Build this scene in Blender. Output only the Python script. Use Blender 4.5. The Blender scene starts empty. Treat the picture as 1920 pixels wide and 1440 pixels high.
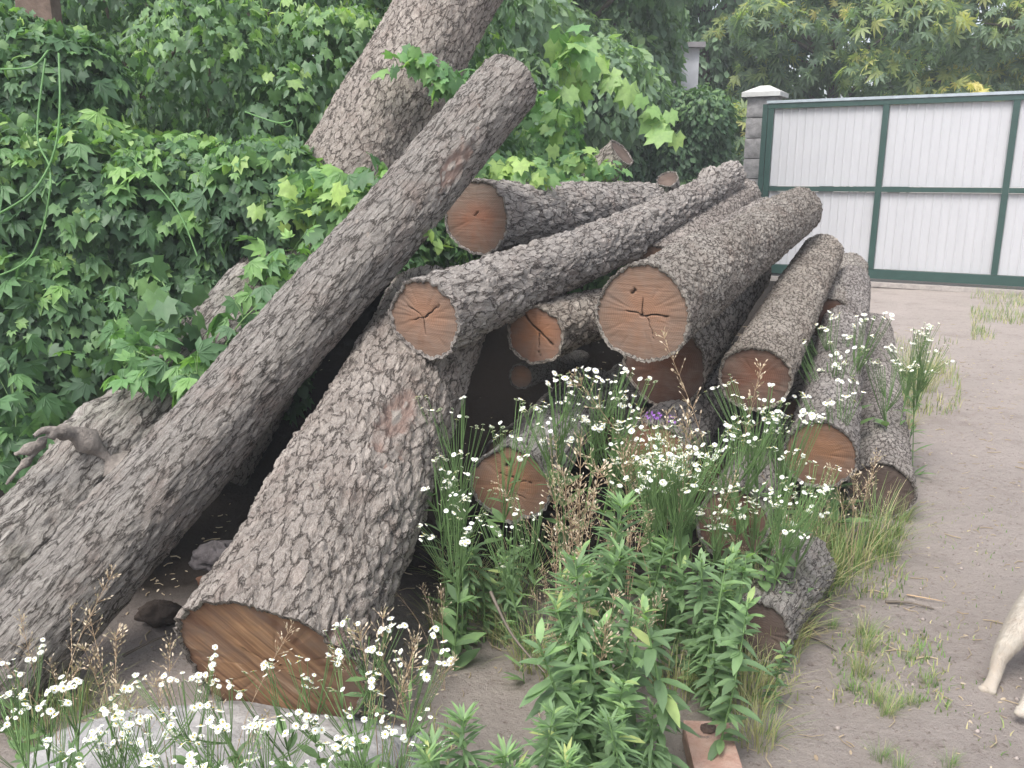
import bpy, math, random
import numpy as np
from mathutils import Vector, Matrix
random.seed(7); RNG = np.random.default_rng(7)
C = bpy.context.scene.collection
R_ = math.radians

# ------------------------------------------------------------ camera, world, sun, exposure
FPX = 1600.0; PITCH = R_(13.9); CAMZ = 1.4
cam = bpy.data.cameras.new('camera'); camo = bpy.data.objects.new('camera', cam); C.objects.link(camo)
cam.sensor_width = 36; cam.lens = 36 * FPX / 1920; cam.clip_start = 0.05; cam.clip_end = 600
camo.location = (0, 0, CAMZ); camo.rotation_euler = (R_(90) - PITCH, 0, 0)
bpy.context.scene.camera = camo
SUN_EL, SUN_AZ = R_(58), R_(215)        # azimuth measured clockwise from +Y
w = bpy.data.worlds.new('World'); bpy.context.scene.world = w; w.use_nodes = True
nt = w.node_tree; bg = nt.nodes['Background']
sky = nt.nodes.new('ShaderNodeTexSky'); sky.sky_type = 'NISHITA'; sky.sun_disc = False
sky.sun_elevation = SUN_EL; sky.sun_rotation = SUN_AZ; sky.dust_density = 4.0; sky.air_density = 1.0; sky.ozone_density = 1.0
hs = nt.nodes.new('ShaderNodeHueSaturation'); hs.inputs['Saturation'].default_value = 0.42
nt.links.new(sky.outputs[0], hs.inputs['Color']); nt.links.new(hs.outputs[0], bg.inputs['Color'])
bg.inputs['Strength'].default_value = 0.15
sl = bpy.data.lights.new('sun', 'SUN'); sl.energy = 1.3; sl.angle = R_(24); sl.color = (1, .96, .9)
so = bpy.data.objects.new('sun', sl); C.objects.link(so)
sdir = Vector((math.sin(SUN_AZ) * math.cos(SUN_EL), math.cos(SUN_AZ) * math.cos(SUN_EL), math.sin(SUN_EL)))
so.rotation_euler = sdir.to_track_quat('Z', 'Y').to_euler()
vs = bpy.context.scene.view_settings
vs.view_transform = 'Standard'; vs.look = 'None'; vs.gamma = 1.0; vs.exposure = 1.12
cy = bpy.context.scene.cycles
cy.max_bounces = 6; cy.diffuse_bounces = 3; cy.glossy_bounces = 2; cy.transmission_bounces = 3
try: cy.use_denoising = True
except Exception: pass

SP, CP = math.sin(PITCH), math.cos(PITCH)
def P(u, v, Y):
    """a real place: the point at distance Y in front of the viewer seen at (u,v) of the 1920x1440 photograph"""
    a = (u - 960) / FPX; b = (v - 720) / FPX
    dy = CP - b * SP; dz = -SP - b * CP
    return np.array([a * Y / dy, Y, CAMZ + dz * Y / dy])
def G(u, v, z=0.0):
    b = (v - 720) / FPX; dy = CP - b * SP; dz = -SP - b * CP
    Y = (z - CAMZ) * dy / dz
    return P(u, v, Y)

# ------------------------------------------------------------ numeric noise
def _h(ix, iy, iz, k=0):
    n = (ix.astype(np.int64) * 73856093) ^ (iy.astype(np.int64) * 19349663) ^ (iz.astype(np.int64) * 83492791) ^ (k * 2654435761)
    n = (n ^ (n >> 13)) * 1274126177; n = n & 0xffffffff; n = (n ^ (n >> 16)) * 2246822519; n &= 0xffffffff; n ^= n >> 15
    return (n & 0xffffff) / float(0xffffff)
def vnoise(p, k=0):
    i = np.floor(p).astype(np.int64); f = p - i; f = f * f * (3 - 2 * f); r = 0
    for dx in (0, 1):
        for dy in (0, 1):
            for dz in (0, 1):
                wgt = (f[:, 0] if dx else 1 - f[:, 0]) * (f[:, 1] if dy else 1 - f[:, 1]) * (f[:, 2] if dz else 1 - f[:, 2])
                r = r + wgt * _h(i[:, 0] + dx, i[:, 1] + dy, i[:, 2] + dz, k)
    return r
def fbm(p, o=3, k=0):
    s = 0; a = .5; t = 0
    for j in range(o): s = s + a * vnoise(p * 2 ** j, k + j); t += a; a *= .5
    return s / t
def worley(p, k=0):
    i = np.floor(p).astype(np.int64); f1 = np.full(len(p), 9.); f2 = np.full(len(p), 9.); idh = np.zeros(len(p))
    for dx in (-1, 0, 1):
        for dy in (-1, 0, 1):
            for dz in (-1, 0, 1):
                cx, cyy, cz = i[:, 0] + dx, i[:, 1] + dy, i[:, 2] + dz
                q = np.stack([cx + _h(cx, cyy, cz, k + 11), cyy + _h(cx, cyy, cz, k + 12), cz + _h(cx, cyy, cz, k + 13)], 1)
                d = np.sqrt(((q - p) ** 2).sum(1))
                m = d < f1
                f2 = np.where(m, f1, np.minimum(f2, d)); idh = np.where(m, _h(cx, cyy, cz, k + 14), idh); f1 = np.where(m, d, f1)
    return f1, f2, idh
def sstep(a, b, x):
    t = np.clip((x - a) / (b - a), 0, 1); return t * t * (3 - 2 * t)
def nrm(v):
    v = np.asarray(v, float); return v / (np.linalg.norm(v, axis=-1, keepdims=True) + 1e-9)

def curve_pts(pts, n=24):
    pts = np.asarray(pts, float); t_ = np.linspace(0, len(pts) - 1, n); out = []
    for q in t_:
        i = min(int(q), len(pts) - 2); f = q - i; p0 = pts[max(i - 1, 0)]; p1 = pts[i]; p2 = pts[i + 1]; p3 = pts[min(i + 2, len(pts) - 1)]
        out.append(.5 * (2 * p1 + (p2 - p0) * f + (2 * p0 - 5 * p1 + 4 * p2 - p3) * f * f + (3 * p1 - p0 - 3 * p2 + p3) * f ** 3))
    return np.array(out)

# ------------------------------------------------------------ objects
def empty(name, loc, rz=0.0):
    o = bpy.data.objects.new(name, None); C.objects.link(o); o.location = tuple(loc); o.rotation_euler = (0, 0, rz); o.empty_display_size = .1
    return o
def tag(o, label=None, cat=None, group=None, kind=None):
    if label: o['label'] = label
    if cat: o['category'] = cat
    if group: o['group'] = group
    if kind: o['kind'] = kind
    return o
class MB:
    def __init__(s): s.V = []; s.F = []; s.n = 0; s.T = {}; s.VEC = {}
    def add(s, V, F, m=0, **att):
        V = np.asarray(V, float); F = np.asarray(F, int)
        if len(V) == 0: return s
        s.V.append(V); s.F.append((F + s.n, np.full(len(F), m) if np.isscalar(m) else m)); 
        att.setdefault('tint', .5)
        for k, a in att.items(): s.T.setdefault(k, []).append((s.n, np.broadcast_to(np.asarray(a, float), (len(V),))))
        s.n += len(V); return s
    def box(s, lo, hi, m=0, tint=.5):
        x0, y0, z0 = lo; x1, y1, z1 = hi
        V = [(x0,y0,z0),(x1,y0,z0),(x1,y1,z0),(x0,y1,z0),(x0,y0,z1),(x1,y0,z1),(x1,y1,z1),(x0,y1,z1)]
        return s.add(V, [(0,3,2,1),(4,5,6,7),(0,1,5,4),(1,2,6,5),(2,3,7,6),(3,0,4,7)], m, tint=tint)
    def tube(s, pts, r, sides=5, m=0, tint=.5):
        pts = np.asarray(pts, float); n = len(pts); r = np.broadcast_to(np.asarray(r, float), (n,))
        d = np.gradient(pts, axis=0); d = nrm(d)
        ref = np.array([0.3, .2, .93]) if abs(d[0][2]) < .9 else np.array([1., .1, 0])
        a = nrm(np.cross(d, ref)); b = np.cross(d, a)
        th = np.linspace(0, 2 * np.pi, sides, endpoint=False)
        V = (pts[:, None, :] + r[:, None, None] * (np.cos(th)[None, :, None] * a[:, None, :] + np.sin(th)[None, :, None] * b[:, None, :])).reshape(-1, 3)
        F = [(i * sides + j, i * sides + (j + 1) % sides, (i + 1) * sides + (j + 1) % sides, (i + 1) * sides + j) for i in range(n - 1) for j in range(sides)]
        return s.add(V, F, m, tint=tint)
    def build(s, name, mats, parent=None, smooth=True, loc=None):
        me = bpy.data.meshes.new(name)
        if s.n:
            V = np.concatenate(s.V)
            loops = np.concatenate([f.ravel() for f, _ in s.F]); tot = np.concatenate([np.full(len(f), f.shape[1]) for f, _ in s.F])
            mi = np.concatenate([mm for _, mm in s.F])
            me.vertices.add(len(V)); me.vertices.foreach_set('co', V.astype(np.float32).ravel())
            me.loops.add(len(loops)); me.loops.foreach_set('vertex_index', loops.astype(np.int32))
            me.polygons.add(len(tot)); st = np.concatenate([[0], np.cumsum(tot)[:-1]])
            me.polygons.foreach_set('loop_start', st.astype(np.int32)); me.polygons.foreach_set('loop_total', tot.astype(np.int32))
            me.polygons.foreach_set('material_index', mi.astype(np.int32))
            me.polygons.foreach_set('use_smooth', np.full(len(tot), bool(smooth)))
            for k, L in s.T.items():
                a = np.zeros(len(V), np.float32)
                for st0, arr in L: a[st0:st0 + len(arr)] = arr
                at = me.attributes.new(k, 'FLOAT', 'POINT'); at.data.foreach_set('value', a)
            for k, arr in s.VEC.items():
                a = np.zeros((len(V), 3), np.float32); a[:len(arr)] = arr; me.attributes.new(k, 'FLOAT_VECTOR', 'POINT').data.foreach_set('vector', a.ravel())
            me.update(calc_edges=True)
        for m in (mats if isinstance(mats, (list, tuple)) else [mats]): me.materials.append(m)
        o = bpy.data.objects.new(name, me); C.objects.link(o)
        if parent: o.parent = parent
        if loc is not None: o.location = tuple(loc)
        return o
def copy_tree(o, parent=None):
    c = o.copy(); C.objects.link(c)
    if parent: c.parent = parent
    for ch in [x for x in KIDS.get(o.name, [])]: copy_tree(ch, c)
    return c
KIDS = {}
def remember(o):
    for x in list(C.objects):
        if x.parent: KIDS.setdefault(x.parent.name, [])
    for x in list(C.objects):
        if x.parent and x not in KIDS[x.parent.name]: KIDS[x.parent.name].append(x)
    return o

# ------------------------------------------------------------ materials
def newmat(name):
    m = bpy.data.materials.new(name); m.use_nodes = True; t = m.node_tree
    return m, t, t.nodes['Principled BSDF'], t.nodes['Material Output']
def nd(t, typ, **kw):
    n = t.nodes.new(typ)
    for k, v in kw.items():
        if k in n.inputs.keys(): n.inputs[k].default_value = v
        else: setattr(n, k, v)
    return n
def ramp(t, fac, stops):
    r = t.nodes.new('ShaderNodeValToRGB'); e = r.color_ramp.elements
    while len(e) < len(stops): e.new(.5)
    for el, (p, c) in zip(e, stops): el.position = p; el.color = (*c, 1)
    t.links.new(fac, r.inputs[0]); return r.outputs[0]
def mixc(t, fac, a, b, blend='MIX'):
    n = t.nodes.new('ShaderNodeMix'); n.data_type = 'RGBA'; n.blend_type = blend
    for sock, val in ((n.inputs[0], fac), (n.inputs[6], a), (n.inputs[7], b)):
        if hasattr(val, 'links'): t.links.new(val, sock)
        elif isinstance(val, (int, float)): sock.default_value = val
        else: sock.default_value = (*val, 1)
    return n.outputs[2]
def noise(t, co, scale, detail=4, rough=.6, dist=0.0):
    n = nd(t, 'ShaderNodeTexNoise', Scale=scale, Detail=detail, Roughness=rough, Distortion=dist)
    if co is not None: t.links.new(co, n.inputs['Vector'])
    return n.outputs['Fac']
def maprange(t, v, a, b, c=0., d=1.):
    n = t.nodes.new('ShaderNodeMapRange'); n.inputs[1].default_value = a; n.inputs[2].default_value = b; n.inputs[3].default_value = c; n.inputs[4].default_value = d
    t.links.new(v, n.inputs[0]); return n.outputs[0]
def bump(t, bsdf, h, strength, dist=.01):
    b = nd(t, 'ShaderNodeBump', Strength=strength, Distance=dist); t.links.new(h, b.inputs['Height']); t.links.new(b.outputs[0], bsdf.inputs['Normal'])
def objco(t, scale=None, rot=None):
    c = t.nodes.new('ShaderNodeTexCoord'); o = c.outputs['Object']
    if scale or rot:
        m = t.nodes.new('ShaderNodeMapping')
        if scale: m.inputs['Scale'].default_value = scale
        if rot: m.inputs['Rotation'].default_value = rot
        t.links.new(o, m.inputs[0]); o = m.outputs[0]
    return o
def att(t, name): return nd(t, 'ShaderNodeAttribute', attribute_name=name).outputs['Fac']

def voro(t, co, scale, rnd=1.0):
    n = nd(t, 'ShaderNodeTexVoronoi', feature='DISTANCE_TO_EDGE', Scale=scale, Randomness=rnd); t.links.new(co, n.inputs['Vector']); return n.outputs['Distance']
def bark_mat(name, dark, mid, light, red=(.30, .19, .15), lich=.45, redamt=.5, flaky=0.):
    m, t, b, _ = newmat(name); co = objco(t)
    bc = nd(t, 'ShaderNodeAttribute', attribute_name='bco').outputs['Vector']
    wn = nd(t, 'ShaderNodeTexNoise', Scale=1.7, Detail=4, Roughness=.65); t.links.new(bc, wn.inputs['Vector'])
    wo = nd(t, 'ShaderNodeVectorMath', operation='MULTIPLY_ADD'); t.links.new(wn.outputs['Color'], wo.inputs[0]); wo.inputs[1].default_value = (1.25, 1.25, 1.1); t.links.new(bc, wo.inputs[2])
    bw = wo.outputs[0]
    v1 = voro(t, bw, 1.0); v2 = voro(t, bw, 2.6)
    n0 = noise(t, bw, .55, 4, .6)
    gate = maprange(t, noise(t, bw, .9, 3, .6), .54, .70, 0, .12)
    va = nd(t, 'ShaderNodeMath', operation='ADD'); t.links.new(v1, va.inputs[0]); t.links.new(gate, va.inputs[1]); v1 = va.outputs[0]
    c1 = maprange(t, v1, .0, .12 if not flaky else .17); c2 = maprange(t, v2, .0, .13)
    n1 = noise(t, co, 8, 5, .65); n2 = noise(t, bw, 5.5, 6, .75); n3 = noise(t, co, 3.2, 3, .6); n4 = noise(t, bw, 17, 5, .75)
    base = mixc(t, maprange(t, n2, .40, .62), mid, light)
    base = mixc(t, maprange(t, n1, .50, .78, 0, redamt), base, red)
    base = mixc(t, maprange(t, n3, 1 - lich, 1 - lich + .2, 0, .5), base, tuple(min(1, c * 1.3) for c in light))
    base = mixc(t, maprange(t, n4, .56, .70, 0, .6 + flaky * .3), base, tuple(min(.85, c * 1.35) for c in light))
    base = mixc(t, maprange(t, n4, .28, .44, .6, 0), base, tuple(c * .75 for c in dark))
    base = mixc(t, maprange(t, att(t, 'moss'), .2, 1., 0, .75), base, (.11, .12, .06))
    base = mixc(t, maprange(t, c2, 0, .7, .4, 0), base, dark)
    base = mixc(t, maprange(t, c1, 0, .8, .97, 0), base, tuple(c * .7 for c in dark))
    base = mixc(t, maprange(t, att(t, 'plate'), 0, .5, .2, 0), base, dark)
    oi = t.nodes.new('ShaderNodeObjectInfo'); base = mixc(t, 1.0, base, ramp(t, oi.outputs['Random'], [(0, (.90, .88, .87)), (.5, (1, .99, .98)), (1, (.95, .97, 1))]), 'MULTIPLY')
    pk = att(t, 'peel'); base = mixc(t, maprange(t, pk, .12, .5, 0, .85), base, (.36, .255, .215)); base = mixc(t, maprange(t, pk, .78, .9, 0, .8), base, (.55, .51, .46))
    t.links.new(base, b.inputs['Base Color']); b.inputs['Roughness'].default_value = .95; b.inputs['Specular IOR Level'].default_value = .15
    def madd(a, k, c):
        n = nd(t, 'ShaderNodeMath', operation='MULTIPLY_ADD'); t.links.new(a, n.inputs[0]); n.inputs[1].default_value = k
        if hasattr(c, 'links'): t.links.new(c, n.inputs[2])
        else: n.inputs[2].default_value = c
        return n.outputs[0]
    h = madd(c1, .9, 0.); h = madd(c2, .3, h); h = madd(n2, 1.1, h); h = madd(n4, .7, h); h = madd(n0, .8, h)
    bump(t, b, h, 1.0, .0095 if not flaky else .010)
    return m
BARK_GREY = bark_mat('bark_grey', (.08, .069, .06), (.37, .348, .322), (.58, .555, .52))
BARK_OAK = bark_mat('bark_oak', (.085, .07, .06), (.40, .355, .315), (.62, .57, .525), lich=.5, redamt=.45)
BARK_FLAKY = bark_mat('bark_flaky', (.08, .06, .047), (.38, .325, .27), (.66, .60, .53), lich=.55, redamt=.6, flaky=1.)
BARK_PALE = bark_mat('bark_pale', (.09, .072, .063), (.39, .345, .31), (.64, .585, .54), lich=.52, redamt=.3, flaky=.7)

def face_mat(name, core, rim, crackc=(.035, .022, .016), streak=None, gy=(0, 0)):
    m, t, b, _ = newmat(name); co = objco(t)
    wv = nd(t, 'ShaderNodeTexWave', wave_type='RINGS', rings_direction='Z', Scale=46, Distortion=2.6, Detail=3); wv.inputs['Detail Scale'].default_value = 1.2
    t.links.new(co, wv.inputs[0])
    n1 = noise(t, co, 14, 4, .6); rad = att(t, 'rad')
    mx = mixc(t, maprange(t, n1, .3, .7, 0, .45), core, tuple(c * 1.25 for c in core))
    rr = nd(t, 'ShaderNodeMath', operation='MULTIPLY_ADD'); t.links.new(n1, rr.inputs[0]); rr.inputs[1].default_value = .5; t.links.new(rad, rr.inputs[2])
    col = mixc(t, maprange(t, rr.outputs[0], .55, 1.2), mx, rim)
    if gy != (0, 0):
        sep = t.nodes.new('ShaderNodeSeparateXYZ'); t.links.new(co, sep.inputs[0])
        col = mixc(t, maprange(t, sep.outputs[1], gy[0], gy[1], 0, .8), col, (.19, .16, .135))
    col = mixc(t, maprange(t, wv.outputs['Fac'], .35, .9, 0, .42), col, tuple(c * .45 for c in core))
    if streak:
        mp = t.nodes.new('ShaderNodeMapping'); mp.inputs['Scale'].default_value = (1.6, 40, 6)
        t.links.new(objco(t, None, (0, 0, streak)), mp.inputs[0])
        s1 = noise(t, mp.outputs[0], 1.0, 5, .6, .4)
        col = mixc(t, maprange(t, s1, .38, .62), (.16, .08, .044), (.42, .25, .14))
        col = mixc(t, maprange(t, s1, .60, .68), col, (.58, .43, .31))
        col = mixc(t, maprange(t, rr.outputs[0], .85, 1.35), col, (.12, .065, .045))
        sep = t.nodes.new('ShaderNodeSeparateXYZ'); t.links.new(co, sep.inputs[0])
        col = mixc(t, maprange(t, sep.outputs[0], .0, .20, 0, .7), col, (.17, .10, .068))
    else:
        mp = objco(t, (8, 90, 8), (0, 0, .5)); s1 = noise(t, mp, 1, 3, .6)
        col = mixc(t, maprange(t, s1, .45, .75, 0, .35), col, tuple(c * .5 for c in core))
    col = mixc(t, maprange(t, noise(t, co, 7, 4, .65), .46, .68, 0, .55), col, (.19, .145, .12))
    cf = att(t, 'crack')
    col = mixc(t, maprange(t, cf, .15, .75), col, crackc)
    t.links.new(col, b.inputs['Base Color']); b.inputs['Roughness'].default_value = .9; b.inputs['Specular IOR Level'].default_value = .2
    bump(t, b, s1, .5, .006)
    return m
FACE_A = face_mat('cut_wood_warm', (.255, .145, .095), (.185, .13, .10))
FACE_B = face_mat('cut_wood_orange', (.27, .13, .072), (.18, .105, .075))
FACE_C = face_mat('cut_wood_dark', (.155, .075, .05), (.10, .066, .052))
FACE_D = face_mat('cut_wood_grey_top', (.25, .118, .076), (.17, .125, .10), gy=(0.0, .11))
FACE_S = face_mat('cut_wood_streaked', (.40, .2, .1), (.2, .12, .08), streak=R_(58))
FACE_F = face_mat('cut_wood_weathered', (.11, .078, .065), (.085, .066, .058))
FACE_E = face_mat('cut_wood_rusty', (.27, .145, .085), (.20, .12, .085))

def leaf_mat(name, stops, trans=.3, rough=.5, back=1.25):
    m, t, b, out = newmat(name)
    col = ramp(t, att(t, 'tint'), stops)
    co = objco(t); col = mixc(t, maprange(t, noise(t, co, 35, 3), .35, .7, 0, .3), col, tuple(c * .6 for c in stops[0][1]))
    geo = t.nodes.new('ShaderNodeNewGeometry')
    bk = mixc(t, geo.outputs['Backfacing'], (1, 1, 1), (back, back, back)); col = mixc(t, 1.0, col, bk, 'MULTIPLY')
    t.links.new(col, b.inputs['Base Color']); b.inputs['Roughness'].default_value = rough; b.inputs['Specular IOR Level'].default_value = .35
    tr = t.nodes.new('ShaderNodeBsdfTranslucent'); c2 = mixc(t, 1.0, col, (1.5, 1.7, .7), 'MULTIPLY'); t.links.new(c2, tr.inputs['Color'])
    ms = t.nodes.new('ShaderNodeMixShader'); ms.inputs[0].default_value = trans
    t.links.new(b.outputs[0], ms.inputs[1]); t.links.new(tr.outputs[0], ms.inputs[2]); t.links.new(ms.outputs[0], out.inputs['Surface'])
    return m
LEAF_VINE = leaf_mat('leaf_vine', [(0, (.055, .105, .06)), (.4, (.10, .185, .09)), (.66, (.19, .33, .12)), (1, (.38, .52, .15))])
LEAF_VINE2 = leaf_mat('leaf_creeper', [(0, (.06, .12, .065)), (.5, (.12, .235, .10)), (1, (.26, .44, .13))])
LEAF_BRIGHT = leaf_mat('leaf_bright', [(0, (.10, .20, .09)), (.5, (.16, .31, .12)), (1, (.33, .46, .15))])
LEAF_HEDGE = leaf_mat('leaf_hedge', [(0, (.05, .10, .055)), (.6, (.085, .155, .075)), (1, (.15, .25, .09))], .25)
LEAF_TREE = leaf_mat('leaf_tree', [(0, (.11, .165, .13)), (.5, (.19, .27, .16)), (.72, (.36, .42, .17)), (1, (.72, .62, .28))], .45)
LEAF_BLUE = leaf_mat('leaf_bluish', [(0, (.12, .19, .13)), (.6, (.19, .29, .17)), (1, (.30, .43, .19))], .35)
LEAF_WEED = leaf_mat('leaf_weed', [(0, (.105, .165, .09)), (.45, (.165, .26, .13)), (.8, (.23, .37, .15)), (1, (.42, .47, .18))])
LEAF_GRASS = leaf_mat('leaf_grass', [(0, (.10, .17, .06)), (.45, (.16, .26, .09)), (.75, (.27, .31, .14)), (1, (.46, .39, .25))])
LEAF_DRY = leaf_mat('leaf_dry', [(0, (.34, .26, .19)), (.5, (.50, .41, .31)), (1, (.66, .58, .47))], .2)
PETAL = leaf_mat('petal_white', [(0, (.78, .80, .78)), (1, (.88, .89, .88))], .2, .7, 1.0)
def plain(name, col, rough=.8, nscale=20, var=.25, spec=.3, bs=.2, metal=0):
    m, t, b, _ = newmat(name); co = objco(t); n = noise(t, co, nscale, 5, .65)
    c = mixc(t, maprange(t, n, .3, .7), tuple(x * (1 - var) for x in col), tuple(min(1, x * (1 + var)) for x in col))
    t.links.new(c, b.inputs['Base Color']); b.inputs['Roughness'].default_value = rough; b.inputs['Specular IOR Level'].default_value = spec; b.inputs['Metallic'].default_value = metal
    if bs: bump(t, b, noise(t, co, nscale * 3, 4, .7), bs, .01)
    return m
YELLOW = plain('flower_centre', (.62, .48, .06), .8, 200)
STEM = plain('green_stem', (.13, .22, .08), .7, 30)
STEM_DRY = plain('dry_stem', (.40, .29, .19), .8, 30)
TRUNK = plain('tree_trunk', (.13, .11, .09), .9, 14)

# ------------------------------------------------------------ ground
def ground_h(x, y):
    p = np.stack([x, y, np.zeros_like(x)], 1)
    near = np.clip(1 - np.hypot(x, y - 5) / 25, 0, 1)
    h = .07 * (fbm(p * .9, 3, 50) - .5) * near + .022 * (fbm(p * 4.5, 3, 60) - .5) * near + .009 * (fbm(p * 17, 2, 70) - .5) * near
    h += .05 * np.exp(-((x + .15) ** 2 / .5 + (y - 1.9) ** 2 / .4)) * 0
    h = h + .85 * np.exp(-(np.abs(x + 1.15) / .75) ** 3 - (np.abs(y - 4.75) / .95) ** 3) * (1 + .25 * (fbm(p * 3, 3, 33) - .5)) + .6 * np.exp(-(np.abs(x - .15) / .8) ** 3 - (np.abs(y - 5.0) / .7) ** 3)  # earth banks added behind the heap so its gaps stay dark
    return h - .012 * np.exp(-((x - 2.3) ** 2) / .05) * sstep(1, 2, y)
def gz(x, y): return float(ground_h(np.array([x], float), np.array([y], float))[0])
def axis(lo, a, b, hi, step):
    fine = np.arange(a, b, step); k = np.geomspace(step, 1, 26)
    L = a - (a - lo) * (np.geomspace(.002, 1, 28))[::-1]; Hh = b + (hi - b) * np.geomspace(.002, 1, 28)
    return np.concatenate([L, fine, Hh])
gx = axis(-120, -3, 5, 120, .03); gyy = axis(-60, .9, 9, 220, .03)
XX, YY = np.meshgrid(gx, gyy); V = np.stack([XX.ravel(), YY.ravel(), ground_h(XX.ravel(), YY.ravel())], 1)
nx, ny = len(gx), len(gyy); I = np.arange((ny - 1) * nx).reshape(ny - 1, nx)[:, :-1].ravel()
F = np.stack([I, I + 1, I + nx + 1, I + nx], 1)
m, t, b, _ = newmat('sandy_dirt'); co = objco(t)
n1 = noise(t, co, 1.3, 5, .6); n2 = noise(t, co, 11, 5, .7); n3 = noise(t, co, 90, 4, .75)
c = mixc(t, maprange(t, n1, .35, .7), (.44, .385, .355), (.36, .315, .288))
c = mixc(t, maprange(t, n2, .4, .75, 0, .55), c, (.46, .405, .375))
c = mixc(t, maprange(t, n2, .2, .42, .6, 0), c, (.20, .155, .13))
c = mixc(t, maprange(t, n3, .5, .8, 0, .6), c, (.47, .41, .38))
c = mixc(t, maprange(t, noise(t, co, 45, 4, .7), .58, .70, 0, .75), c, (.15, .115, .095))
c = mixc(t, maprange(t, noise(t, co, 150, 3, .7), .56, .66, 0, .45), c, (.52, .47, .44))
c = mixc(t, maprange(t, noise(t, co, 2.6, 4, .6), .56, .70, 0, .25), c, (.24, .20, .17))
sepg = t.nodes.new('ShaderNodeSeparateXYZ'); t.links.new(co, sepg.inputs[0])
# dark soil under the wood pile and hedge, near-black to paint in gap shade
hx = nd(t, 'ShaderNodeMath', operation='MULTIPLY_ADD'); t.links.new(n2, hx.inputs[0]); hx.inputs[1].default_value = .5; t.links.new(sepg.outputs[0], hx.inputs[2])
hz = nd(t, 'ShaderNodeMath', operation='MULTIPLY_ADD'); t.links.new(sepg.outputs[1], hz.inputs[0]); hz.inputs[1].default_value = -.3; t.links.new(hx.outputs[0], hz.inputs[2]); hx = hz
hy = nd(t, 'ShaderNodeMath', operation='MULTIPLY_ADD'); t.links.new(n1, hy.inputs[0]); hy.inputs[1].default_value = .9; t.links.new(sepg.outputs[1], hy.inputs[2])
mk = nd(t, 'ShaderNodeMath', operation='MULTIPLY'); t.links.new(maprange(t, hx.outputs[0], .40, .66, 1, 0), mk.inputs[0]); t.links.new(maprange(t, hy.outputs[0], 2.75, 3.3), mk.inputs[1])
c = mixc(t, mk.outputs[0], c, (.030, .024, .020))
t.links.new(c, b.inputs['Base Color']); b.inputs['Roughness'].default_value = .97; b.inputs['Specular IOR Level'].default_value = .1
bump(t, b, noise(t, co, 30, 9, .78), 1.0, .035)
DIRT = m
gd = MB(); gd.add(V, F); tag(gd.build('ground', DIRT), kind='structure')

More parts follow.
